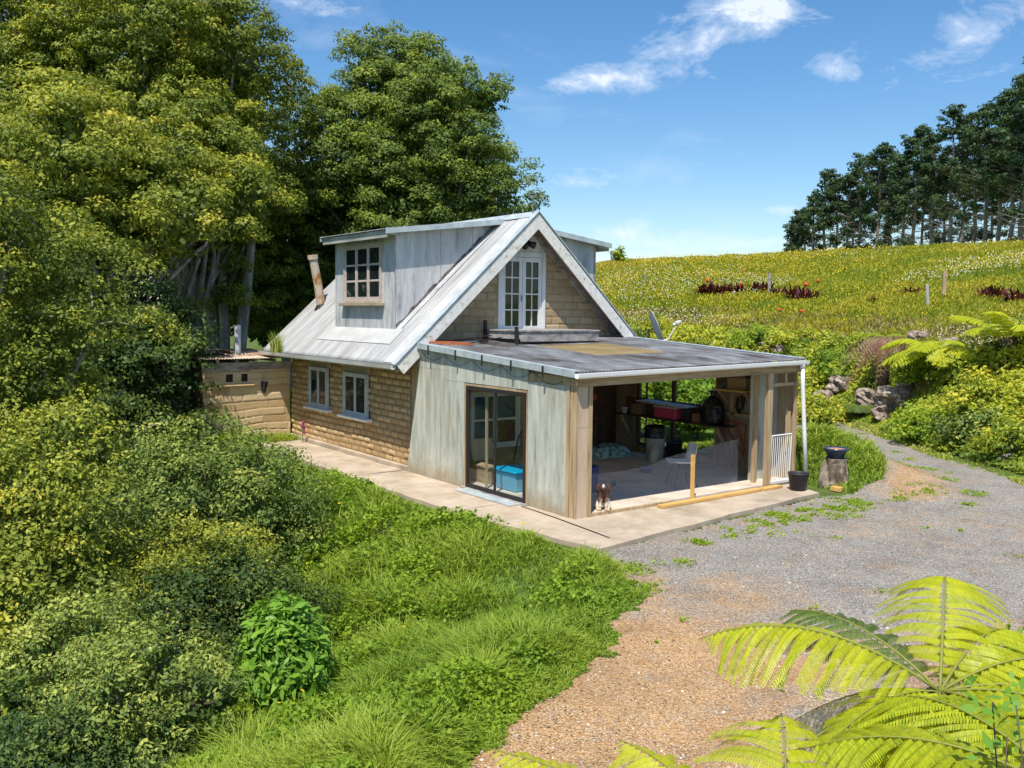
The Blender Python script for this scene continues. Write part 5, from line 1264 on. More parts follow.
# --- leaf litter and twigs along the edges of the drive
x,y=scatter(30000,20,68,5.5,24,1.1); e_=np.minimum(np.abs(sdist(x,y,LEDGE)),np.abs(sdist(x,y,YARD))); k=drive_mask(x,y)&(RNG.random(len(x))<np.exp(-e_/.5)*.7+.02); x,y=x[k],y[k]; n=len(x)
M['litter']=leaf_mat('dry_leaf',[(0,(.10,.05,.02)),(.5,(.28,.15,.06)),(1,(.45,.36,.16))],.1)
g=quads_obj('leaf_litter',leaf_quads(np.column_stack([x,y,H(x,y)+.008]),np.tile([0,0,1.],(n,1)),.012+.03*RNG.random(n),.4,.25),RNG.random(n),M['litter']); tag(g,'dry brown leaf litter along the edges of the drive','leaves',kind='stuff')
# --- loose pebbles on the drive
x,y=scatter(26000,22,68,5.5,22,1.2); k=drive_mask(x,y); x,y=x[k],y[k]; n=len(x); cl_=clay(x,y)
z=H(x,y); s_=.005+.014*RNG.random(n)**4
Q=leaf_quads(np.column_stack([x,y,z+.25*s_]),np.tile([0,0,1.],(n,1)),s_*2,.8,.5)
M['pebble']=leaf_mat('loose_pebble',[(0,(.15,.14,.13)),(.5,(.34,.31,.28)),(.8,(.48,.40,.30)),(1,(.66,.62,.56))],0,.9)
g=quads_obj('loose_pebbles',Q,RNG.random(n),M['pebble']); tag(g,'loose pale pebbles scattered over the drive','pebbles',kind='stuff')

# --- trees
def T(col, r): 
    return polar(az_of(col), r)
def zpx(row, r, col=512):
    """height of a point seen at that picture row, at ground distance r (planning aid, roll ignored)"""
    return CAM[2] - (row-311-.0101*(512-col))*r*math.cos(math.radians(az_of(col))-YAW)/FP
def lob(specs, r):
    out=[]
    for col,row,rad in specs:
        rr2 = r + RNG.uniform(-1.2,1.2)
        x_,y_=T(col,rr2); m=rad*rr2/FP; out.append((x_,y_,zpx(row,rr2,col),m*1.05,m*1.05,m*.8))
    return out
TREE='totara trees around the cottage'
def bigtree(name,label,col,r,cz_,R3,n,lr,mat,seed,trunks=2,tr=.28,**kw):
    x_,y_=T(col,r); L=ellipsoid_lobes((x_,y_,cz_),R3,n,lr,seed)
    kw.setdefault('spacing',.56); kw.setdefault('cr',.40); kw.setdefault('per',120); kw.setdefault('size',.10)
    return make_tree(name,label,'tree',(x_,y_),L,mat,trunks,tr,group=TREE,**kw)
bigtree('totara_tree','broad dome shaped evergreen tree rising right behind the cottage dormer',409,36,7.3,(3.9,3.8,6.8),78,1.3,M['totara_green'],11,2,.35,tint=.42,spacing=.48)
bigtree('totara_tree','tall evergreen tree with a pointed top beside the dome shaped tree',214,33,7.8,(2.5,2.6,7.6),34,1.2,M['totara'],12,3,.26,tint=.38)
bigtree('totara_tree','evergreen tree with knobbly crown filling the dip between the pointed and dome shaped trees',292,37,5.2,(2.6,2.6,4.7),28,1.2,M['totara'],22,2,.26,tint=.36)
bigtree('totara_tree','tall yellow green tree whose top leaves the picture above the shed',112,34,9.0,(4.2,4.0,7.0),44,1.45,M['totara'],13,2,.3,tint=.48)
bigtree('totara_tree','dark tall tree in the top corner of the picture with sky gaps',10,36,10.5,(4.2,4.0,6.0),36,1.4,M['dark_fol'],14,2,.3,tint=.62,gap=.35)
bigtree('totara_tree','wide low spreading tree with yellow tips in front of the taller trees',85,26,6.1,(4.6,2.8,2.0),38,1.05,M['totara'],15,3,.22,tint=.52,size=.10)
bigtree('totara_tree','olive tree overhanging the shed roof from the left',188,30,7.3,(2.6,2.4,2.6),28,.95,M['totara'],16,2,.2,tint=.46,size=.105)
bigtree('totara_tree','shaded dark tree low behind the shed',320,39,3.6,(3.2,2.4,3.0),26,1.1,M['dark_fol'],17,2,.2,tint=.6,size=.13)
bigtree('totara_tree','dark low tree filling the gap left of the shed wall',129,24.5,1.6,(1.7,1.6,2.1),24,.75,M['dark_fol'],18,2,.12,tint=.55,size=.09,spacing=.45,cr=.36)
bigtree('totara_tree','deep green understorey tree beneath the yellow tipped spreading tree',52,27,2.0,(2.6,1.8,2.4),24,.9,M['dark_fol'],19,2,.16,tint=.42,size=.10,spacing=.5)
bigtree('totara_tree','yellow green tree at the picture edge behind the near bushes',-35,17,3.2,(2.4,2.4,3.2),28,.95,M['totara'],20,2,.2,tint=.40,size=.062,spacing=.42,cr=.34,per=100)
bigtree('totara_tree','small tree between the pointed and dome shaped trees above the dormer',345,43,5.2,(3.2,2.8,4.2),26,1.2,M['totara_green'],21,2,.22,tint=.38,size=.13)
# pale multi-stem trunk behind the shed
x_,y_=T(222,31.5); z_=float(H(x_,y_)); t=thing('bare_trunks','tree','tree',(x_,y_,z_)); tag(t,'pale grey forked tree trunks standing just behind the shed roof','tree')
mb=MB()
for dx_,tx_,w_ in ((-.35,-.5,.26),(.0,-.05,.22),(.35,1.0,.24),(-.75,-1.1,.12)):
    limb(mb,(x_+dx_*.8,y_-dx_*.6,z_-.2),(x_+tx_*.8,y_-tx_*.6,z_+5.6),w_,w_*.6,.05,8)
mb.build('trunk',M['bark'],t,smooth=True)
L=[(x_+dx_*.8,y_-dx_*.6,z_+6.6+dz_,1.1,1.1,.8) for dx_,dz_ in ((-1,0),(0,.5),(1.1,.1))]
crown('crown',L,M['totara'],t,.6,.5,80,.12)

# --- shrubs on the left slope
def shrub(name,label,col,r,cz_,R3,n,lr,mat,seed,group='bushes on the slope',**kw):
    x_,y_=T(col,r); g0=float(H(x_,y_)); L=ellipsoid_lobes((x_,y_,g0+cz_),R3,n,lr,seed,zmin=-.5)
    a=dict(spacing=.30,cr=.26,per=70,size=.056,tint=.5,tip=.4,back=.4); a.update(kw)
    return make_tree(name,label,'bush',(x_,y_),L,mat,3,.035,'bark_dark',group=group,**a)
shrub('bush','large grey green bush with fine leaves below the shed',195,15.5,1.15,(2.1,1.8,1.35),26,.62,M['bush'],31,tint=.52)
shrub('bush','yellow green bush at the picture edge above the shaded hollow',10,12.5,1.9,(1.5,1.6,2.1),22,.6,M['totara'],32,tint=.5,size=.055)
shrub('bush','pale tipped spreading bush at the bottom edge of the slope',125,8.8,.75,(1.0,.9,.8),18,.30,M['bush'],33,tint=.62,size=.048,aspect=.42,spacing=.22,cr=.16,per=55,gap=.15)
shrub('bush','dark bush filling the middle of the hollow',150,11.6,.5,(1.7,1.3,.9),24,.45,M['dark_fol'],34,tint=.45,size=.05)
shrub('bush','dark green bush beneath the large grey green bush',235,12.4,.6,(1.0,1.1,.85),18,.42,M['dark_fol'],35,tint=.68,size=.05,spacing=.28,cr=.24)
shrub('bush','olive bush with light tips crossing the hollow',75,10.4,1.3,(1.0,.8,.45),14,.32,M['bush'],36,tint=.66,size=.042,spacing=.24,cr=.2)
shrub('bush','low dark bush in the bottom corner',20,8.2,.35,(1.0,1.0,.8),18,.36,M['dark_fol'],37,tint=.5,size=.036,spacing=.2,cr=.17,per=60)
shrub('bush','medium green bush beside the path near the shed',232,19,.1,(1.2,1.1,.55),16,.38,M['bush'],38,tint=.42,size=.06)
shrub('bush','yellow tipped bush in front of the dark tree and shed',95,19.0,.8,(2.0,1.5,1.2),22,.6,M['totara'],39,tint=.55,size=.065,spacing=.42,cr=.34)
shrub('bush','small fresh green bush at the edge of the path',290,16.2,.25,(.9,.8,.4),14,.34,M['weed'],40,tint=.35,size=.06,spacing=.3)
shrub('bush','olive bush in front of the large grey green bush',190,12.8,1.1,(1.1,.9,.6),16,.38,M['totara'],42,tint=.5,size=.046,spacing=.26,cr=.22)
# two bare dead branches in the shade
x_,y_=T(75,20); z_=float(H(x_,y_)); mb=MB()
for k_ in range(7):
    a_=Vector((x_+RNG.normal()*.4,y_+RNG.normal()*.4,z_+.3+RNG.random())); limb(mb,a_,a_+Vector((RNG.normal()*.8+.6,RNG.normal()*.5,1.2+RNG.random()*1.3)),.05,.012,.3)
one('dead_branches',mb,M['twig'],'bare grey dead branches in the shade under the spreading tree','branches',smooth=True)
# glossy big-leaf bush
x_,y_=T(281,9.9); g0=float(H(x_,y_)); t=thing('laurel_bush','upright bush with large glossy bright green leaves in the middle of the slope','bush',(x_,y_,g0),'bushes on the slope')
mb=MB()
for k_ in range(12):
    a=k_*.52; limb(mb,(x_,y_,g0-.05),(x_+.35*math.cos(a),y_+.35*math.sin(a),g0+.55+.5*RNG.random()),.02,.008,.1,4)
mb.build('stem',M['bark_dark'],t,smooth=True)
n=3000; d=rand_unit(n); d[:,2]=np.abs(d[:,2])*1.1-.3; rr2=RNG.random(n)**.4
lum=.72+.55*fbm(d[:,0]*2+d[:,2]*1.5+5,d[:,1]*2-d[:,2],1.6,9); Pp=np.array([x_,y_,g0+.62])+d*(rr2*lum)[:,None]*np.array([.55,.55,.95])
Q=leaf_quads(Pp,unit(d+np.array([0,0,.5])),.13,.36,.45); quads_obj('leaves',Q,.45+.4*(RNG.random(n)-.5)+.3*(rr2-.7),M['bright'],t)

# --- bank shrubs, rocks, ferns
BS='scrub bushes on the roadside bank'
spec=[(815,30.5,.55,1.1,'beside the downpipe above the mound'),(840,36,.5,1.3,'yellow green above the lichen rocks'),(1000,26.5,.8,1.5,'tall and bright under the upper fern'),
(975,25.6,.6,1.2,'left of the bright tall one'),(1022,24.3,.6,1.1,'at the picture edge above the verge'),(935,27.0,.45,1.1,'low above the verge'),(965,29.5,.5,1.2,'halfway up the bank'),(1015,30,.7,1.4,'high on the bank at the picture edge'),
(800,41,.5,1.5,'far along the bank past the workshop roof'),(760,43,.5,1.3,'far beyond the roof, below the maroon plants'),(700,44,.5,1.2,'far beyond the roof near the dish'),(625,46,1.0,1.8,'close behind the gable corner'),(650,48,.7,1.6,'bright behind the satellite dish'),(920,31,.4,.9,'small behind the green fern')]
for i,(c,r,cz_,w_,pl) in enumerate(spec):
    x_,y_=T(c,r); g0=float(H(x_,y_)); w_*=.7; cz_*=.66; L=ellipsoid_lobes((x_,y_,g0+cz_*.5),(w_,w_,cz_*.9),12,.34,100+i,zmin=-.4)
    make_tree('scrub_bush','yellow green scrub bush '+pl,'bush',(x_,y_),L,(M['bank_leaf'],M['weed'],M['bank_leaf'],M['bush'])[i%4],2,.03,'bark_dark',group=BS,spacing=.42,cr=.34,per=55,size=.095,tint=.45+.12*RNG.normal(),tip=.4,tvar=.3)
# bush seen through the workshop window
for c,r,w_,pl in ((700,25,1.3,'just outside the workshop side window'),(655,26,1.2,'outside the far end of the side window')):
    x_,y_=T(c,r); g0=float(H(x_,y_)); L=ellipsoid_lobes((x_,y_,g0+.9),(w_,w_,1.0),12,.45,60+c,zmin=-.4)
    make_tree('window_bush','fresh green bush '+pl,'bush',(x_,y_),L,M['weed'],2,.04,'bark_dark',group='bushes outside the side window',spacing=.34,cr=.3,per=60,size=.09,tint=.45)

def rock(col,row_r,s,label,seed):
    x_,y_=T(col,row_r); z_=float(H(x_,y_)); g=np.random.default_rng(seed); mb=MB()
    seg,ring=26,16; vs=[]; s*=.64
    off=g.random(3)*10
    for i in range(ring+1):
        ph=math.pi*i/ring
        for k in range(seg):
            th=2*math.pi*k/seg; d=np.array([math.cos(th)*math.sin(ph),math.sin(th)*math.sin(ph),math.cos(ph)])
            q=1+.9*(float(fbm(d[0]*1.3+off[0]+d[2],d[1]*1.3+off[1]-d[2]*.7,1.7,seed,5))-.5)*1.6
            d2=np.sign(d)*np.abs(d)**.8
            vs.append((x_+d2[0]*s*q*1.15,y_+d2[1]*s*q,z_+s*.42+d2[2]*s*q*.8))
    fs=[(i*seg+k,(i+1)*seg+k,(i+1)*seg+(k+1)%seg,i*seg+(k+1)%seg) for i in range(ring) for k in range(seg)]
    mb.poly(vs,fs); return one('rock',mb,M['rock'],label,'rock','lichen rocks along the bank',smooth=False)
for i,(c,r,s,l) in enumerate([(842,34.8,.55,'pinkish grey rock above the stump and pot'),(826,34.6,.45,'low rock peeping past the downpipe'),(872,32.2,.62,'round brown rock left of the dead tree fern'),(897,30.6,.75,'largest pale lichen rock at the foot of the bank'),
    (885,30.4,.5,'flat rock touching the largest pale lichen rock'),(908,30.9,.4,'small rock on the far side of the largest pale rock'),(931,31.8,.5,'grey rock under the green fern'),(942,33.2,.4,'pale rock higher up beside the green fern'),(918,35.5,.5,'grey rock on the skyline of the bank above the dead fern'),
    (890,36.5,.55,'dark boulder just above the dead tree fern'),(950,33.6,.45,'weathered rock right of the green fern'),(1012,23.8,.22,'rock half buried at the picture edge'),(1003,24.2,.18,'small brown rock beside the half buried rock'),(980,31.5,.4,'grey rock near the upper fern'),
    (710,44,.5,'pale pink rock beyond the lean-to roof'),(768,42,.5,'brown rock beyond the roof near its white gutter end'),(782,41,.4,'small tan rock beside the brown rock'),(680,45,.4,'pale stone behind the satellite dish')]):
    rock(c,r,s,l,200+i)

def frond(P0, az, L, rise, droop, Wd, pairs, leafn, tint, curl=.0, side_droop=.25, leaf=.34, twist=0.0, stalk=.12, lwid=.47, start=.06):
    """one fern frond: arrays of quads for leaflets + rachis points"""
    d=np.array([math.cos(az),math.sin(az),0.]); s=np.array([-d[1],d[0],0.]); s=s*math.cos(twist)+np.array([0,0,1.])*math.sin(twist)
    def pos(t): return np.array(P0)+d*L*(t-.12*droop*t*t)+np.array([0,0,1.])*L*(rise*t-droop*t*t)
    Q=[];tn=[]; ts=np.linspace(stalk,.985,pairs)
    for i,t in enumerate(ts):
        p=pos(t); tg=unit(pos(min(1,t+.02))-pos(t-.02)); nn2=unit(np.cross(tg,s)); 
        if nn2[2]<0: nn2=-nn2
        u=(t-stalk)/(1-stalk); w=Wd*(math.sin(math.pi*min(1,(u*.80+.16)))**.75)*(1 if u<.75 else max(0.04,(1-u)/.25)**.7)
        for sg in (-1,1):
            dirp=unit(s*sg+tg*(.30+.5*u+.07*RNG.normal())+nn2*.06*RNG.normal()); m=leafn
            jit=1+.1*RNG.normal(); v=np.linspace(.04,1,m)*1.0
            ctr=p+dirp*(v*w*jit)[:,None]-nn2*(side_droop*w*v**2)[:,None]-np.array([0,0,1.])*(.12*w*v**2)[:,None]
            dr=unit(np.gradient(ctr,axis=0)); cross=unit(np.cross(dr,nn2))
            ll=leaf*w*(1-v**2.2*.85)*(.35+.65*np.minimum(1,v*5)) ; ll=np.minimum(ll,L/pairs*.50)
            wd=(w/m)*lwid
            for s2 in (-1,1):
                dl_=unit(cross*s2+dr*.35); tip=ctr+dl_*ll[:,None]-nn2*(ll*.55)[:,None]
                q=np.stack([ctr-dr*wd,ctr+dr*wd,tip+dr*wd*.75,tip-dr*wd*.75],1); Q.append(q); tn.append(np.full(m,tint+.15*RNG.normal()*.5)+.12*RNG.normal(size=m))
    return np.concatenate(Q),np.concatenate(tn),[pos(t) for t in np.linspace(0,.99,14)]
def tree_fern(name,label,base,cz_,fronds,mat,trunk_r=.09,skirt=0,cat='tree fern',pairs=24,leafn=26,**kw):
    x_,y_=base; g0=float(H(x_,y_)); t=thing(name,label,cat,(x_,y_,g0)); mb=MB()
    if cz_-g0>.15: mb.tube([(x_,y_,g0-.1),(x_+.02,y_,(g0+cz_)/2),(x_,y_,cz_)],[trunk_r*1.3,trunk_r,trunk_r*1.1],9); mb.build('trunk',M['bark_dark'],t,smooth=True)
    for f in fronds:
        mt=f.get('mat',mat); f={k:v for k,v in f.items() if k!='mat'}
        off=f.pop('off',(0,0,0))
        Q,tn,pts=frond((x_+off[0],y_+off[1],cz_+off[2]),**{**dict(pairs=pairs,leafn=leafn,tint=.55,rise=.5,droop=.6,Wd=.4,L=1.5),**kw,**f})
        fo=quads_obj('frond',Q,tn,mt,t)
        mb=MB(); L_=f.get('L',1.5); mb.tube(pts,[.006*L_*(1-i/15)+.0015 for i in range(14)],5); mb.build('stalk',M['fern_rib'],fo,smooth=True)
    return t
def near_pt(col,row,depth):
    return CAM+fw*depth+rt*((col-512)/FP*depth)-up*((row-384)/FP*depth)
D=R
c1=near_pt(940,692,5.1)
F1=[dict(az=D(124),L=1.45,rise=.66,droop=.58,Wd=.38,pairs=30,tint=.66,side_droop=.5),
    dict(az=D(82),L=1.22,rise=.54,droop=.44,Wd=.36,tint=.25,mat=M['fern_dark'],pairs=24),
    dict(az=D(28),L=1.5,rise=.78,droop=.60,Wd=.40,tint=.72,pairs=25,side_droop=.4),
    dict(az=D(-8),L=1.1,rise=.35,droop=.6,Wd=.36,tint=.5),
    dict(az=D(-50),L=1.3,rise=.4,droop=.6,Wd=.42,tint=.55,pairs=22),
    dict(az=D(160),L=.85,rise=.25,droop=.6,Wd=.30,tint=.6,pairs=20),
    dict(az=D(207),L=1.0,rise=.35,droop=.6,Wd=.34,tint=.75,pairs=20),
    dict(az=D(243),L=1.15,rise=.42,droop=.62,Wd=.36,tint=.35,pairs=22),
    dict(az=D(-25),L=1.25,rise=.55,droop=.6,Wd=.38,tint=.7,pairs=22),
    dict(az=D(285),L=1.2,rise=.45,droop=.6,Wd=.38,tint=.65,pairs=22),
    dict(az=D(5),L=1.3,rise=.6,droop=.6,Wd=.38,tint=.6,pairs=22),
    dict(az=D(190),L=.95,rise=.20,droop=.55,Wd=.34,tint=.50,pairs=20),
    dict(az=D(225),L=1.2,rise=.25,droop=.60,Wd=.44,tint=.55,pairs=20,side_droop=.4),
    dict(az=D(265),L=1.1,rise=.25,droop=.60,Wd=.42,tint=.5,pairs=20,side_droop=.4),
    dict(az=D(-85),L=1.1,rise=.3,droop=.6,Wd=.40,tint=.5,pairs=20),
    dict(az=D(145),L=1.0,rise=.0,droop=.5,Wd=.34,tint=.2,mat=M['fern_dark'],leaf=.22,lwid=.2,side_droop=.6),
    dict(az=D(110),L=.95,rise=-.05,droop=.45,Wd=.30,tint=.15,mat=M['fern_dark'],leaf=.2,lwid=.2,side_droop=.6)]
tree_fern('tree_fern','bright lime tree fern with long arching fronds over the gravel edge',(c1[0],c1[1]),c1[2],F1,M['fern'],.07,leafn=34)
c2=near_pt(790,925,4.2)
F2=[dict(az=D(40),L=1.25,rise=.95,droop=.55,Wd=.44,tint=.6,pairs=22,side_droop=.4),dict(az=D(88),L=1.3,rise=.80,droop=.50,Wd=.30,tint=.65,pairs=22,side_droop=.4),dict(az=D(114),L=1.75,rise=.60,droop=.36,Wd=.26,tint=.65,pairs=26),
    dict(az=D(0),L=1.05,rise=.72,droop=.5,Wd=.40,tint=.5),dict(az=D(-45),L=1.2,rise=.7,droop=.5,Wd=.42,tint=.5),dict(az=D(190),L=1.1,rise=.3,droop=.5,Wd=.4,tint=.5),dict(az=D(260),L=1.1,rise=.3,droop=.5,Wd=.4,tint=.5)]
tree_fern('tree_fern','lime tree fern at the bottom of the picture showing only its upper frond tips',(c2[0],c2[1]),c2[2],F2,M['fern'],.07,leafn=34)
c3=near_pt(1075,800,4.0)
F3=[dict(az=D(a),L=1.2,rise=.5,droop=.5,Wd=.45,tint=.5) for a in (30,75,120,165,210)]
tree_fern('tree_fern','mid green tree fern cut off by the bottom corner of the picture',(c3[0],c3[1]),c3[2],F3,M['fern'],.07,leafn=34)
# glossy leafed sprig and a dead twig beside the ferns
c4=near_pt(1016,722,3.9); n=60
t=thing('coprosma_shrub','dark glossy leaved shrub tip among the fern fronds','bush',(c4[0],c4[1],float(H(c4[0],c4[1]))))
mb=MB(); g0=np.array([c4[0],c4[1],float(H(c4[0],c4[1]))])
for k_ in range(5): limb(mb,g0,c4+RNG.normal(size=3)*.08,.006,.003,.1,5)
mb.build('stem',M['bark_dark'],t,smooth=True)
P_=c4+RNG.normal(size=(n,3))*np.array([.10,.10,.11]); quads_obj('leaves',leaf_quads(P_,unit(RNG.normal(size=(n,3))*.4+np.array([0,0,1.])-fw*.4),.065,.5,.3),.3+.3*RNG.random(n),M['bright'],t)
mb=MB(); a_=near_pt(1040,666,5.2); b_=near_pt(962,700,5.1); limb(mb,a_,b_,.014,.005,.08,6); limb(mb,a_,a_+np.array([.5,-.3,-1.6]),.015,.02,.05,6)
one('dead_twig',mb,M['stalk'],'thin bare brown twig poking out above the fern fronds','twig',smooth=True)

def ground_hit(col,row,a=17,b=95):
    az=az_of(col); best=None
    rs=np.linspace(a,b,800); x_,y_=polar(az,rs); z_=H(x_,y_)
    P_=np.stack([x_,y_,z_],-1)-CAM; dep=P_@fw; rw=384-FP*(P_@up)/dep
    k=np.where(rw<=row)[0]; i=k[0] if len(k) else len(rs)-1
    return x_[i],y_[i],z_[i],rs[i]
# bank ferns
x_,y_,z_,r_=ground_hit(884,392)
FR=[dict(az=D(a+14*RNG.normal()),L=1.3+.7*RNG.random(),rise=.35*RNG.random(),droop=.75+.35*RNG.random(),Wd=.16+.16*RNG.random(),mat=M['dead'],tint=.3+.5*RNG.random(),leaf=.2,lwid=.3,side_droop=.9) for a in range(0,360,20)]+[dict(az=D(a+9),L=1.0+.6*RNG.random(),rise=-.2,droop=1.1,Wd=.16,mat=M['dead'],tint=.1+.4*RNG.random(),leaf=.2,side_droop=1.0) for a in range(0,360,24)]+[dict(az=D(a),L=1.0,rise=.5,droop=.5,Wd=.28,tint=.2) for a in (70,110,350)]
tree_fern('tree_fern','dying tree fern with a skirt of reddish brown dead fronds on the bank',(x_,y_),z_+1.75,FR,M['fern'],.16,pairs=16,leafn=9,lwid=.6)
x_,y_,z_,r_=ground_hit(936,385)
tree_fern('tree_fern','healthy green tree fern arching to the side of the dying one',(x_,y_),z_+.95,[dict(az=D(a),L=1.6+.5*RNG.random(),rise=.35+.5*RNG.random(),droop=.62+.2*RNG.random(),Wd=.44,tint=.4+.3*RNG.random()) for a in range(5,365,30)],M['fern'],.12,pairs=16,leafn=9,lwid=.6)
x_,y_,z_,r_=ground_hit(1006,372)
tree_fern('tree_fern','yellow green tree fern highest on the bank at the picture edge',(x_,y_),z_+.9,[dict(az=D(a),L=1.5+.4*RNG.random(),rise=.45+.6*RNG.random(),droop=.6+.2*RNG.random(),Wd=.42,tint=.6) for a in range(12,372,36)],M['fern'],.12,pairs=16,leafn=9,lwid=.6)
x_,y_,z_,r_=ground_hit(862,418)
tree_fern('ground_fern','low dark fern between the rocks below the dying tree fern',(x_,y_),z_+.3,[dict(az=D(a),L=.9,rise=.5,droop=.6,Wd=.25,tint=.2) for a in range(0,360,30)],M['fern_dark'],.1,cat='fern',pairs=12,leafn=7,lwid=.6)

# maroon bromeliads in rows across the meadow
def brom(col,row,s,label,redtop=0,seed=0):
    x_,y_,z_,r_=ground_hit(col,row); t=thing('bromeliad',label,'plant',(x_,y_,z_),'maroon bromeliads in the meadow')
    n=46; az=RNG.random(n)*6.28; el=.35+1.0*RNG.random(n); Ln=s*(.6+.4*RNG.random(n))
    d=np.column_stack([np.cos(az)*np.cos(el),np.sin(az)*np.cos(el),np.sin(el)]); sd_=np.column_stack([-np.sin(az),np.cos(az),0*az])*.055*s
    B=np.array([x_,y_,z_+.12])+np.column_stack([RNG.normal(size=(n,2))*.28*s,RNG.random(n)*.1]); m1=B+d*Ln[:,None]*.6; tp=B+d*Ln[:,None]; tp[:,2]-=Ln*.12
    Q=np.concatenate([np.stack([B-sd_,B+sd_,m1+sd_*1.2,m1-sd_*1.2],1),np.stack([m1-sd_*1.2,m1+sd_*1.2,tp+sd_*.3,tp-sd_*.3],1)])
    quads_obj('leaves',Q,np.tile(.15+.6*RNG.random(n),2),M['brom'],t)
    if redtop:
        mb=MB(); mb.tube([(x_,y_,z_+.2),(x_+.03,y_,z_+s*1.05)],.02,5); mb.lathe((x_+.03,y_,z_+s*.85),[(.001,0),(.10*s,.08*s),(.13*s,.15*s),(.05*s,.26*s),(.001,.28*s)],7); mb.build('flower',M['red'],t)
for a_ in [(705,296,.95,'largest maroon plant cluster at the start of the row by the roof',1),(716,297,.9,'maroon plant with the first red bloom of the row',0),(727,296,.8,'third maroon plant along the row',0),(738,295,.7,'small maroon plant with a tall red spike beside the daisies',1),
    (754,293,.7,'thin maroon plant left of the grey fence post',0),(765,294,.75,'maroon plant at the foot of the grey fence post',0),(777,297,.6,'pinkish maroon plant right of the fence post',0),(792,301,.95,'dense maroon plant left half of the big pair',0),(803,303,1.0,'dense maroon plant right half of the big pair with red blooms',1),
    (905,298,.55,'two small maroon rosettes left of the pale post',0),(913,297,.45,'tiny maroon rosette beside the pale post',0),(984,300,.6,'maroon plant among daisies right of the tall post',0),(998,302,.7,'maroon plant in the middle of the far right trio',0),(1012,306,.7,'maroon plant at the end of the far right trio',0),(871,306,.4,'isolated tiny maroon rosette in the meadow',0)]:
    brom(*a_)
def redflower(col,row,label):
    x_,y_,z_,r_=ground_hit(col,row+4); mb=MB(); mb.tube([(x_,y_,z_),(x_,y_,z_+.35)],.02,5); mb.lathe((x_,y_,z_+.3),[(.001,0),(.07,.03),(.10,.08),(.04,.14),(.001,.15)],7); one('red_bloom',mb,M['red'],label,'flower','red blooms on the bank')
for a_ in [(815,283,'red bloom on its own right of the big maroon pair'),(778,313,'left red bloom of the two below the maroon row'),(800,315,'right red bloom of the two below the maroon row'),(742,272,'red orange bloom above the daisy drift')]: redflower(*a_)
# fence posts
def fpost(col,row,h,w,mat,label,tilt=0):
    x_,y_,z_,r_=ground_hit(col,row); mb=MB(); mb.tube([(x_,y_,z_-.1),(x_+tilt,y_,z_+h*.5),(x_+tilt*1.6,y_,z_+h)],[w,w*.95,w*.9],8); one('fence_post',mb,mat,label,'post','old fence posts in the meadow')
fpost(767,296,1.35,.10,M['timber_grey'],'grey weathered fence post rising from the maroon plants')
fpost(941,300,1.35,.10,M['timber'],'tall brown weathered fence post in the daisies')
fpost(926,310,1.1,.075,M['gutter'],'pale whitewashed fence post leaning in the meadow',-.12)
fpost(643,288,.9,.06,M['timber_grey'],'short thin grey fence post just right of the cottage')
# small shrubs on the skyline
for c,row,s,l in ((617,262,.9,'small green bush on the skyline beside the cottage'),(724,252,.5,'tiny bush on the meadow skyline'),(871,243,.8,'yellow green bush on the skyline in front of the pines')):
    x_,y_,z_,r_=ground_hit(c,row+2); L=ellipsoid_lobes((x_,y_,z_+s*.6),(s*.45,s*.45,s*.7),7,s*.3,300+c)
    make_tree('skyline_bush',l,'bush',(x_,y_),L,M['bank_leaf'],1,.03,'bark_dark',group='small bushes on the skyline',spacing=.3,cr=.25,per=30,size=.13)

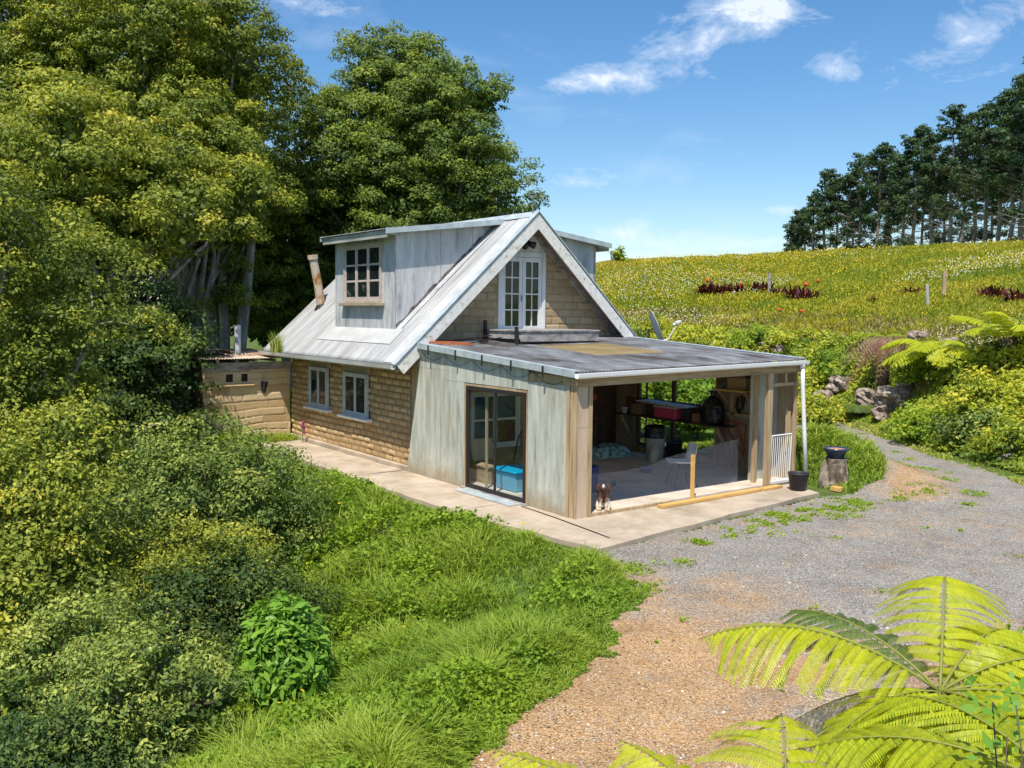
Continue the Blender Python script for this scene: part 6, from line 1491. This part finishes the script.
# pines beyond the crest
def pine(col,toprow,r,label,seed,dense=1.0):
    g=np.random.default_rng(seed); x_,y_=T(col,r); z_=float(H(x_,y_)); dep=r*math.cos(math.radians(az_of(col))-YAW)
    top=CAM[2]-(toprow-311+.0101*(col-512))*dep/FP; hgt=top-z_; t=thing('pine_tree',label,'pine tree',(x_,y_,z_),'pine windbreak beyond the meadow')
    mb=MB(); lean=g.normal()*.5; pts=[(x_+lean*k/8+.1*g.normal(),y_+.1*g.normal(),z_+hgt*.97*k/8) for k in range(9)]; mb.tube(pts,[.24*(1-k/9)+.03 for k in range(9)],7)
    cl=[]; nb=int(42*hgt/14)
    for i in range(nb):
        u=.10+.88*(i/nb)**.85; az=g.random()*6.28; hz=z_+hgt*u; Lb=(.7+.25*hgt*(1-u)**.8*(.55+.7*g.random()))*(1.0 if u>.4 else .85)
        p=np.array(pts[min(7,int(u*8))])*np.array([1,1,0])+np.array([0,0,hz]); e=p+np.array([math.cos(az)*Lb,math.sin(az)*Lb,Lb*(.18+.35*u)])
        mb.tube([p,(p+e)/2-np.array([0,0,.08*Lb]),e],[.055,.035,.012],4,cap=False)
        live = (u>.45 and g.random()<.97) or (u<=.45 and g.random()<.40*dense*(1 if u>.25 else .5))
        if u<.75:
            for _q in range(3):
                v0=p+(e-p)*g.random(); mb.tube([v0,v0+g.normal(size=3)*np.array([.7,.7,.5])],[.022,.010],3,cap=False)
        if live:
            for v in (1.0,.72,.45)[:3 if u>.4 else 2]: 
                q=p+(e-p)*v+g.normal(size=3)*.15; cl.append((*q,(.55+.45*g.random())*(.8+.5*(1-u))*(1 if v==1 else .8)))
    cl.append((*np.array(pts[8]),.7)); cl.append((*(np.array(pts[8])-[0,0,.6]),.8))
    mb.build('trunk',M['pine_bark'],t,smooth=True)
    cl=np.array(cl); cnt=(54*(cl[:,3]/.7)**2).astype(int); idx=np.repeat(np.arange(len(cl)),cnt); n=len(idx); q=rand_unit(n); q[:,2]=q[:,2]*.55+.1
    P_=cl[idx,:3]+q*(RNG.random(n)**.4)[:,None]*cl[idx,3:4]
    nr=unit(q+np.array([0,0,.5])); tt=.35+.3*(RNG.random(len(cl))-.3)[idx]+.2*(RNG.random(n)-.5)+.3*(q[:,2])
    quads_obj('crown',leaf_quads(P_,nr,.40,.40,.5),tt,M['needle'],t)
pos='first second third fourth fifth sixth seventh eighth ninth tenth eleventh twelfth thirteenth fourteenth fifteenth sixteenth seventeenth eighteenth nineteenth twentieth'.split()
pl=[(788,222,150),(797,205,148),(808,188,145),(819,166,142),(831,172,140),(843,166,138),(853,150,136),(872,139,132),(884,144,134),(897,150,128),(909,122,126),(926,128,122),(945,102,120),(955,112,125),(968,124,116),(978,98,113),(992,90,110),(1003,74,108),(1016,70,106),(1032,48,102)]
for i,(c,tr_,r) in enumerate(pl):
    pine(c,tr_,r,'dark pine tree, %s from the low end of the windbreak'%pos[i],400+i)
for i,(c,tr_,r) in enumerate([(803,212,165),(848,185,158),(880,165,155),(915,160,150),(938,150,148),(985,135,142),(1012,120,137)]):
    pine(c,tr_,r,'shorter pine tree in the back row behind the %s front pine'%(pos[[1,5,8,11,12,15,18][i]]),450+i,1.6)

# ------------------------------------------------------------------ sky, sun
SUN=Vector((-.42,-.32,1.0)).normalized()
elev=math.asin(SUN.z); azi=math.atan2(SUN.x,SUN.y)
w=bpy.data.worlds.new('World'); scene.world=w; w.use_nodes=True; nt=w.node_tree
bg=nt.nodes['Background']; sky=nt.nodes.new('ShaderNodeTexSky'); sky.sky_type='NISHITA'; sky.sun_disc=False
sky.sun_elevation=elev; sky.sun_rotation=azi; sky.air_density=1.0; sky.dust_density=.5; sky.ozone_density=2.0
tc=nt.nodes.new('ShaderNodeTexCoord')
def vdir(col,row):
    v=fw*1.0+rt*((col-512)/FP)-up*((row-384)/FP); return unit(v)
def blob(col,row,wc,hr,tilt=0):
    """soft elliptical patch of cloud round one direction of the sky; sizes in degrees"""
    d=vdir(col,row); a=unit(np.cross(d,[0,0,1.])); b=np.cross(a,d); ct,st=math.cos(tilt),math.sin(tilt); a2=a*ct+b*st; b2=-a*st+b*ct
    outs=[]
    for ax_,s_ in ((a2,wc),(b2,hr)):
        dp=N(nt,'ShaderNodeVectorMath',operation='DOT_PRODUCT'); nt.links.new(tc.outputs['Generated'],dp.inputs[0]); dp.inputs[1].default_value=ax_
        sb=N(nt,'ShaderNodeMath',operation='SUBTRACT'); nt.links.new(dp.outputs['Value'],sb.inputs[0]); sb.inputs[1].default_value=float(np.dot(ax_,d))
        m_=N(nt,'ShaderNodeMath',operation='MULTIPLY'); nt.links.new(sb.outputs[0],m_.inputs[0]); m_.inputs[1].default_value=1/math.radians(s_)
        p_=N(nt,'ShaderNodeMath',operation='MULTIPLY'); nt.links.new(m_.outputs[0],p_.inputs[0]); nt.links.new(m_.outputs[0],p_.inputs[1]); outs.append(p_)
    ad=N(nt,'ShaderNodeMath',operation='ADD'); nt.links.new(outs[0].outputs[0],ad.inputs[0]); nt.links.new(outs[1].outputs[0],ad.inputs[1])
    ng=N(nt,'ShaderNodeMath',operation='MULTIPLY'); nt.links.new(ad.outputs[0],ng.inputs[0]); ng.inputs[1].default_value=-1
    ex=N(nt,'ShaderNodeMath',operation='EXPONENT'); nt.links.new(ng.outputs[0],ex.inputs[0]); return ex.outputs[0]
def addn(a,b,op='ADD'):
    m_=N(nt,'ShaderNodeMath',operation=op)
    for i,q in enumerate((a,b)):
        if isinstance(q,(int,float)): m_.inputs[i].default_value=q
        else: nt.links.new(q,m_.inputs[i])
    return m_.outputs[0]
BL=[(735,25,4.2,2.0,.35,1.0),(700,48,2.6,.9,.2,.6),(600,82,3.4,.9,.1,.75),(830,64,1.5,.85,0,.95),(868,50,1.5,.6,-.4,.35),(985,28,3.6,1.8,.3,.95),(1015,10,4,2,0,.8),(893,80,1.2,1.6,.4,.35),(575,180,3.0,1.4,.1,.62),(700,242,7.5,.75,0,1.0),(640,236,3.0,.8,0,.85),(745,236,2.2,.6,0,.6),
    (620,262,4,1.2,0,.9),(300,2,3.5,.6,0,.5),(785,212,1.0,.4,0,.6),(520,100,1.2,.6,.2,.35),(635,135,2.0,.6,.1,.3),(842,123,.8,.5,0,.4),(560,232,5,2.0,0,.4)]
tot=None
for c,r,wc,hr,tl,am in BL:
    q=addn(blob(c,r,wc*1.15,hr*1.15,tl),am*.85,'MULTIPLY'); tot=q if tot is None else addn(tot,q,'MAXIMUM')
mp=nt.nodes.new('ShaderNodeMapping'); mp.inputs['Scale'].default_value=(1,1,2.2); nt.links.new(tc.outputs['Generated'],mp.inputs[0])
n1=N(nt,'ShaderNodeTexNoise',Scale=9,Detail=10,Roughness=.68,Distortion=.35); nt.links.new(mp.outputs[0],n1.inputs['Vector'])
n2=N(nt,'ShaderNodeTexNoise',Scale=3.0,Detail=8,Roughness=.65,Distortion=.8); nt.links.new(mp.outputs[0],n2.inputs['Vector'])
s1=addn(tot,addn(addn(n1.outputs['Fac'],-.5),3.3,'MULTIPLY')); 
k1=ramp(nt,s1,[(.34,(0,0,0)),(.75,(.36,)*3),(1.15,(.85,)*3)])
k2=ramp(nt,n2.outputs['Fac'],[(.52,(0,0,0)),(.80,(.30,)*3)])
kk=addn(k1,k2,'MAXIMUM')
gate_=ramp(nt,tot,[(.02,(0,0,0)),(.22,(1,1,1))]); kk=addn(addn(k1,gate_,'MULTIPLY'),k2,'MAXIMUM')
# saturate the clear blue a little, as the camera did
hs=N(nt,'ShaderNodeHueSaturation'); hs.inputs['Saturation'].default_value=1.3; hs.inputs['Value'].default_value=.76; nt.links.new(sky.outputs[0],hs.inputs['Color'])
mx=N(nt,'ShaderNodeMix',data_type='RGBA'); nt.links.new(kk,mx.inputs[0]); nt.links.new(hs.outputs[0],mx.inputs[6]); mx.inputs[7].default_value=(4.9,5.25,5.9,1)
nt.links.new(mx.outputs[2],bg.inputs[0]); bg.inputs[1].default_value=.145
sl=bpy.data.lights.new('sun','SUN'); sl.energy=4.4; sl.angle=R(.5); sl.color=(1,.93,.82); so=bpy.data.objects.new('sun',sl); COL.objects.link(so)
so.rotation_euler=SUN.to_track_quat('Z','Y').to_euler(); so.location=(0,0,40)
vs_=scene.view_settings; vs_.view_transform='Standard'; vs_.look='None'; vs_.gamma=1; vs_.use_curve_mapping=False; vs_.exposure=.5
scene.cycles.max_bounces=6; scene.cycles.diffuse_bounces=4; scene.cycles.glossy_bounces=2; scene.cycles.transmission_bounces=3; scene.cycles.transparent_max_bounces=8; scene.cycles.use_denoising=True
scene.cycles.sample_clamp_indirect=6
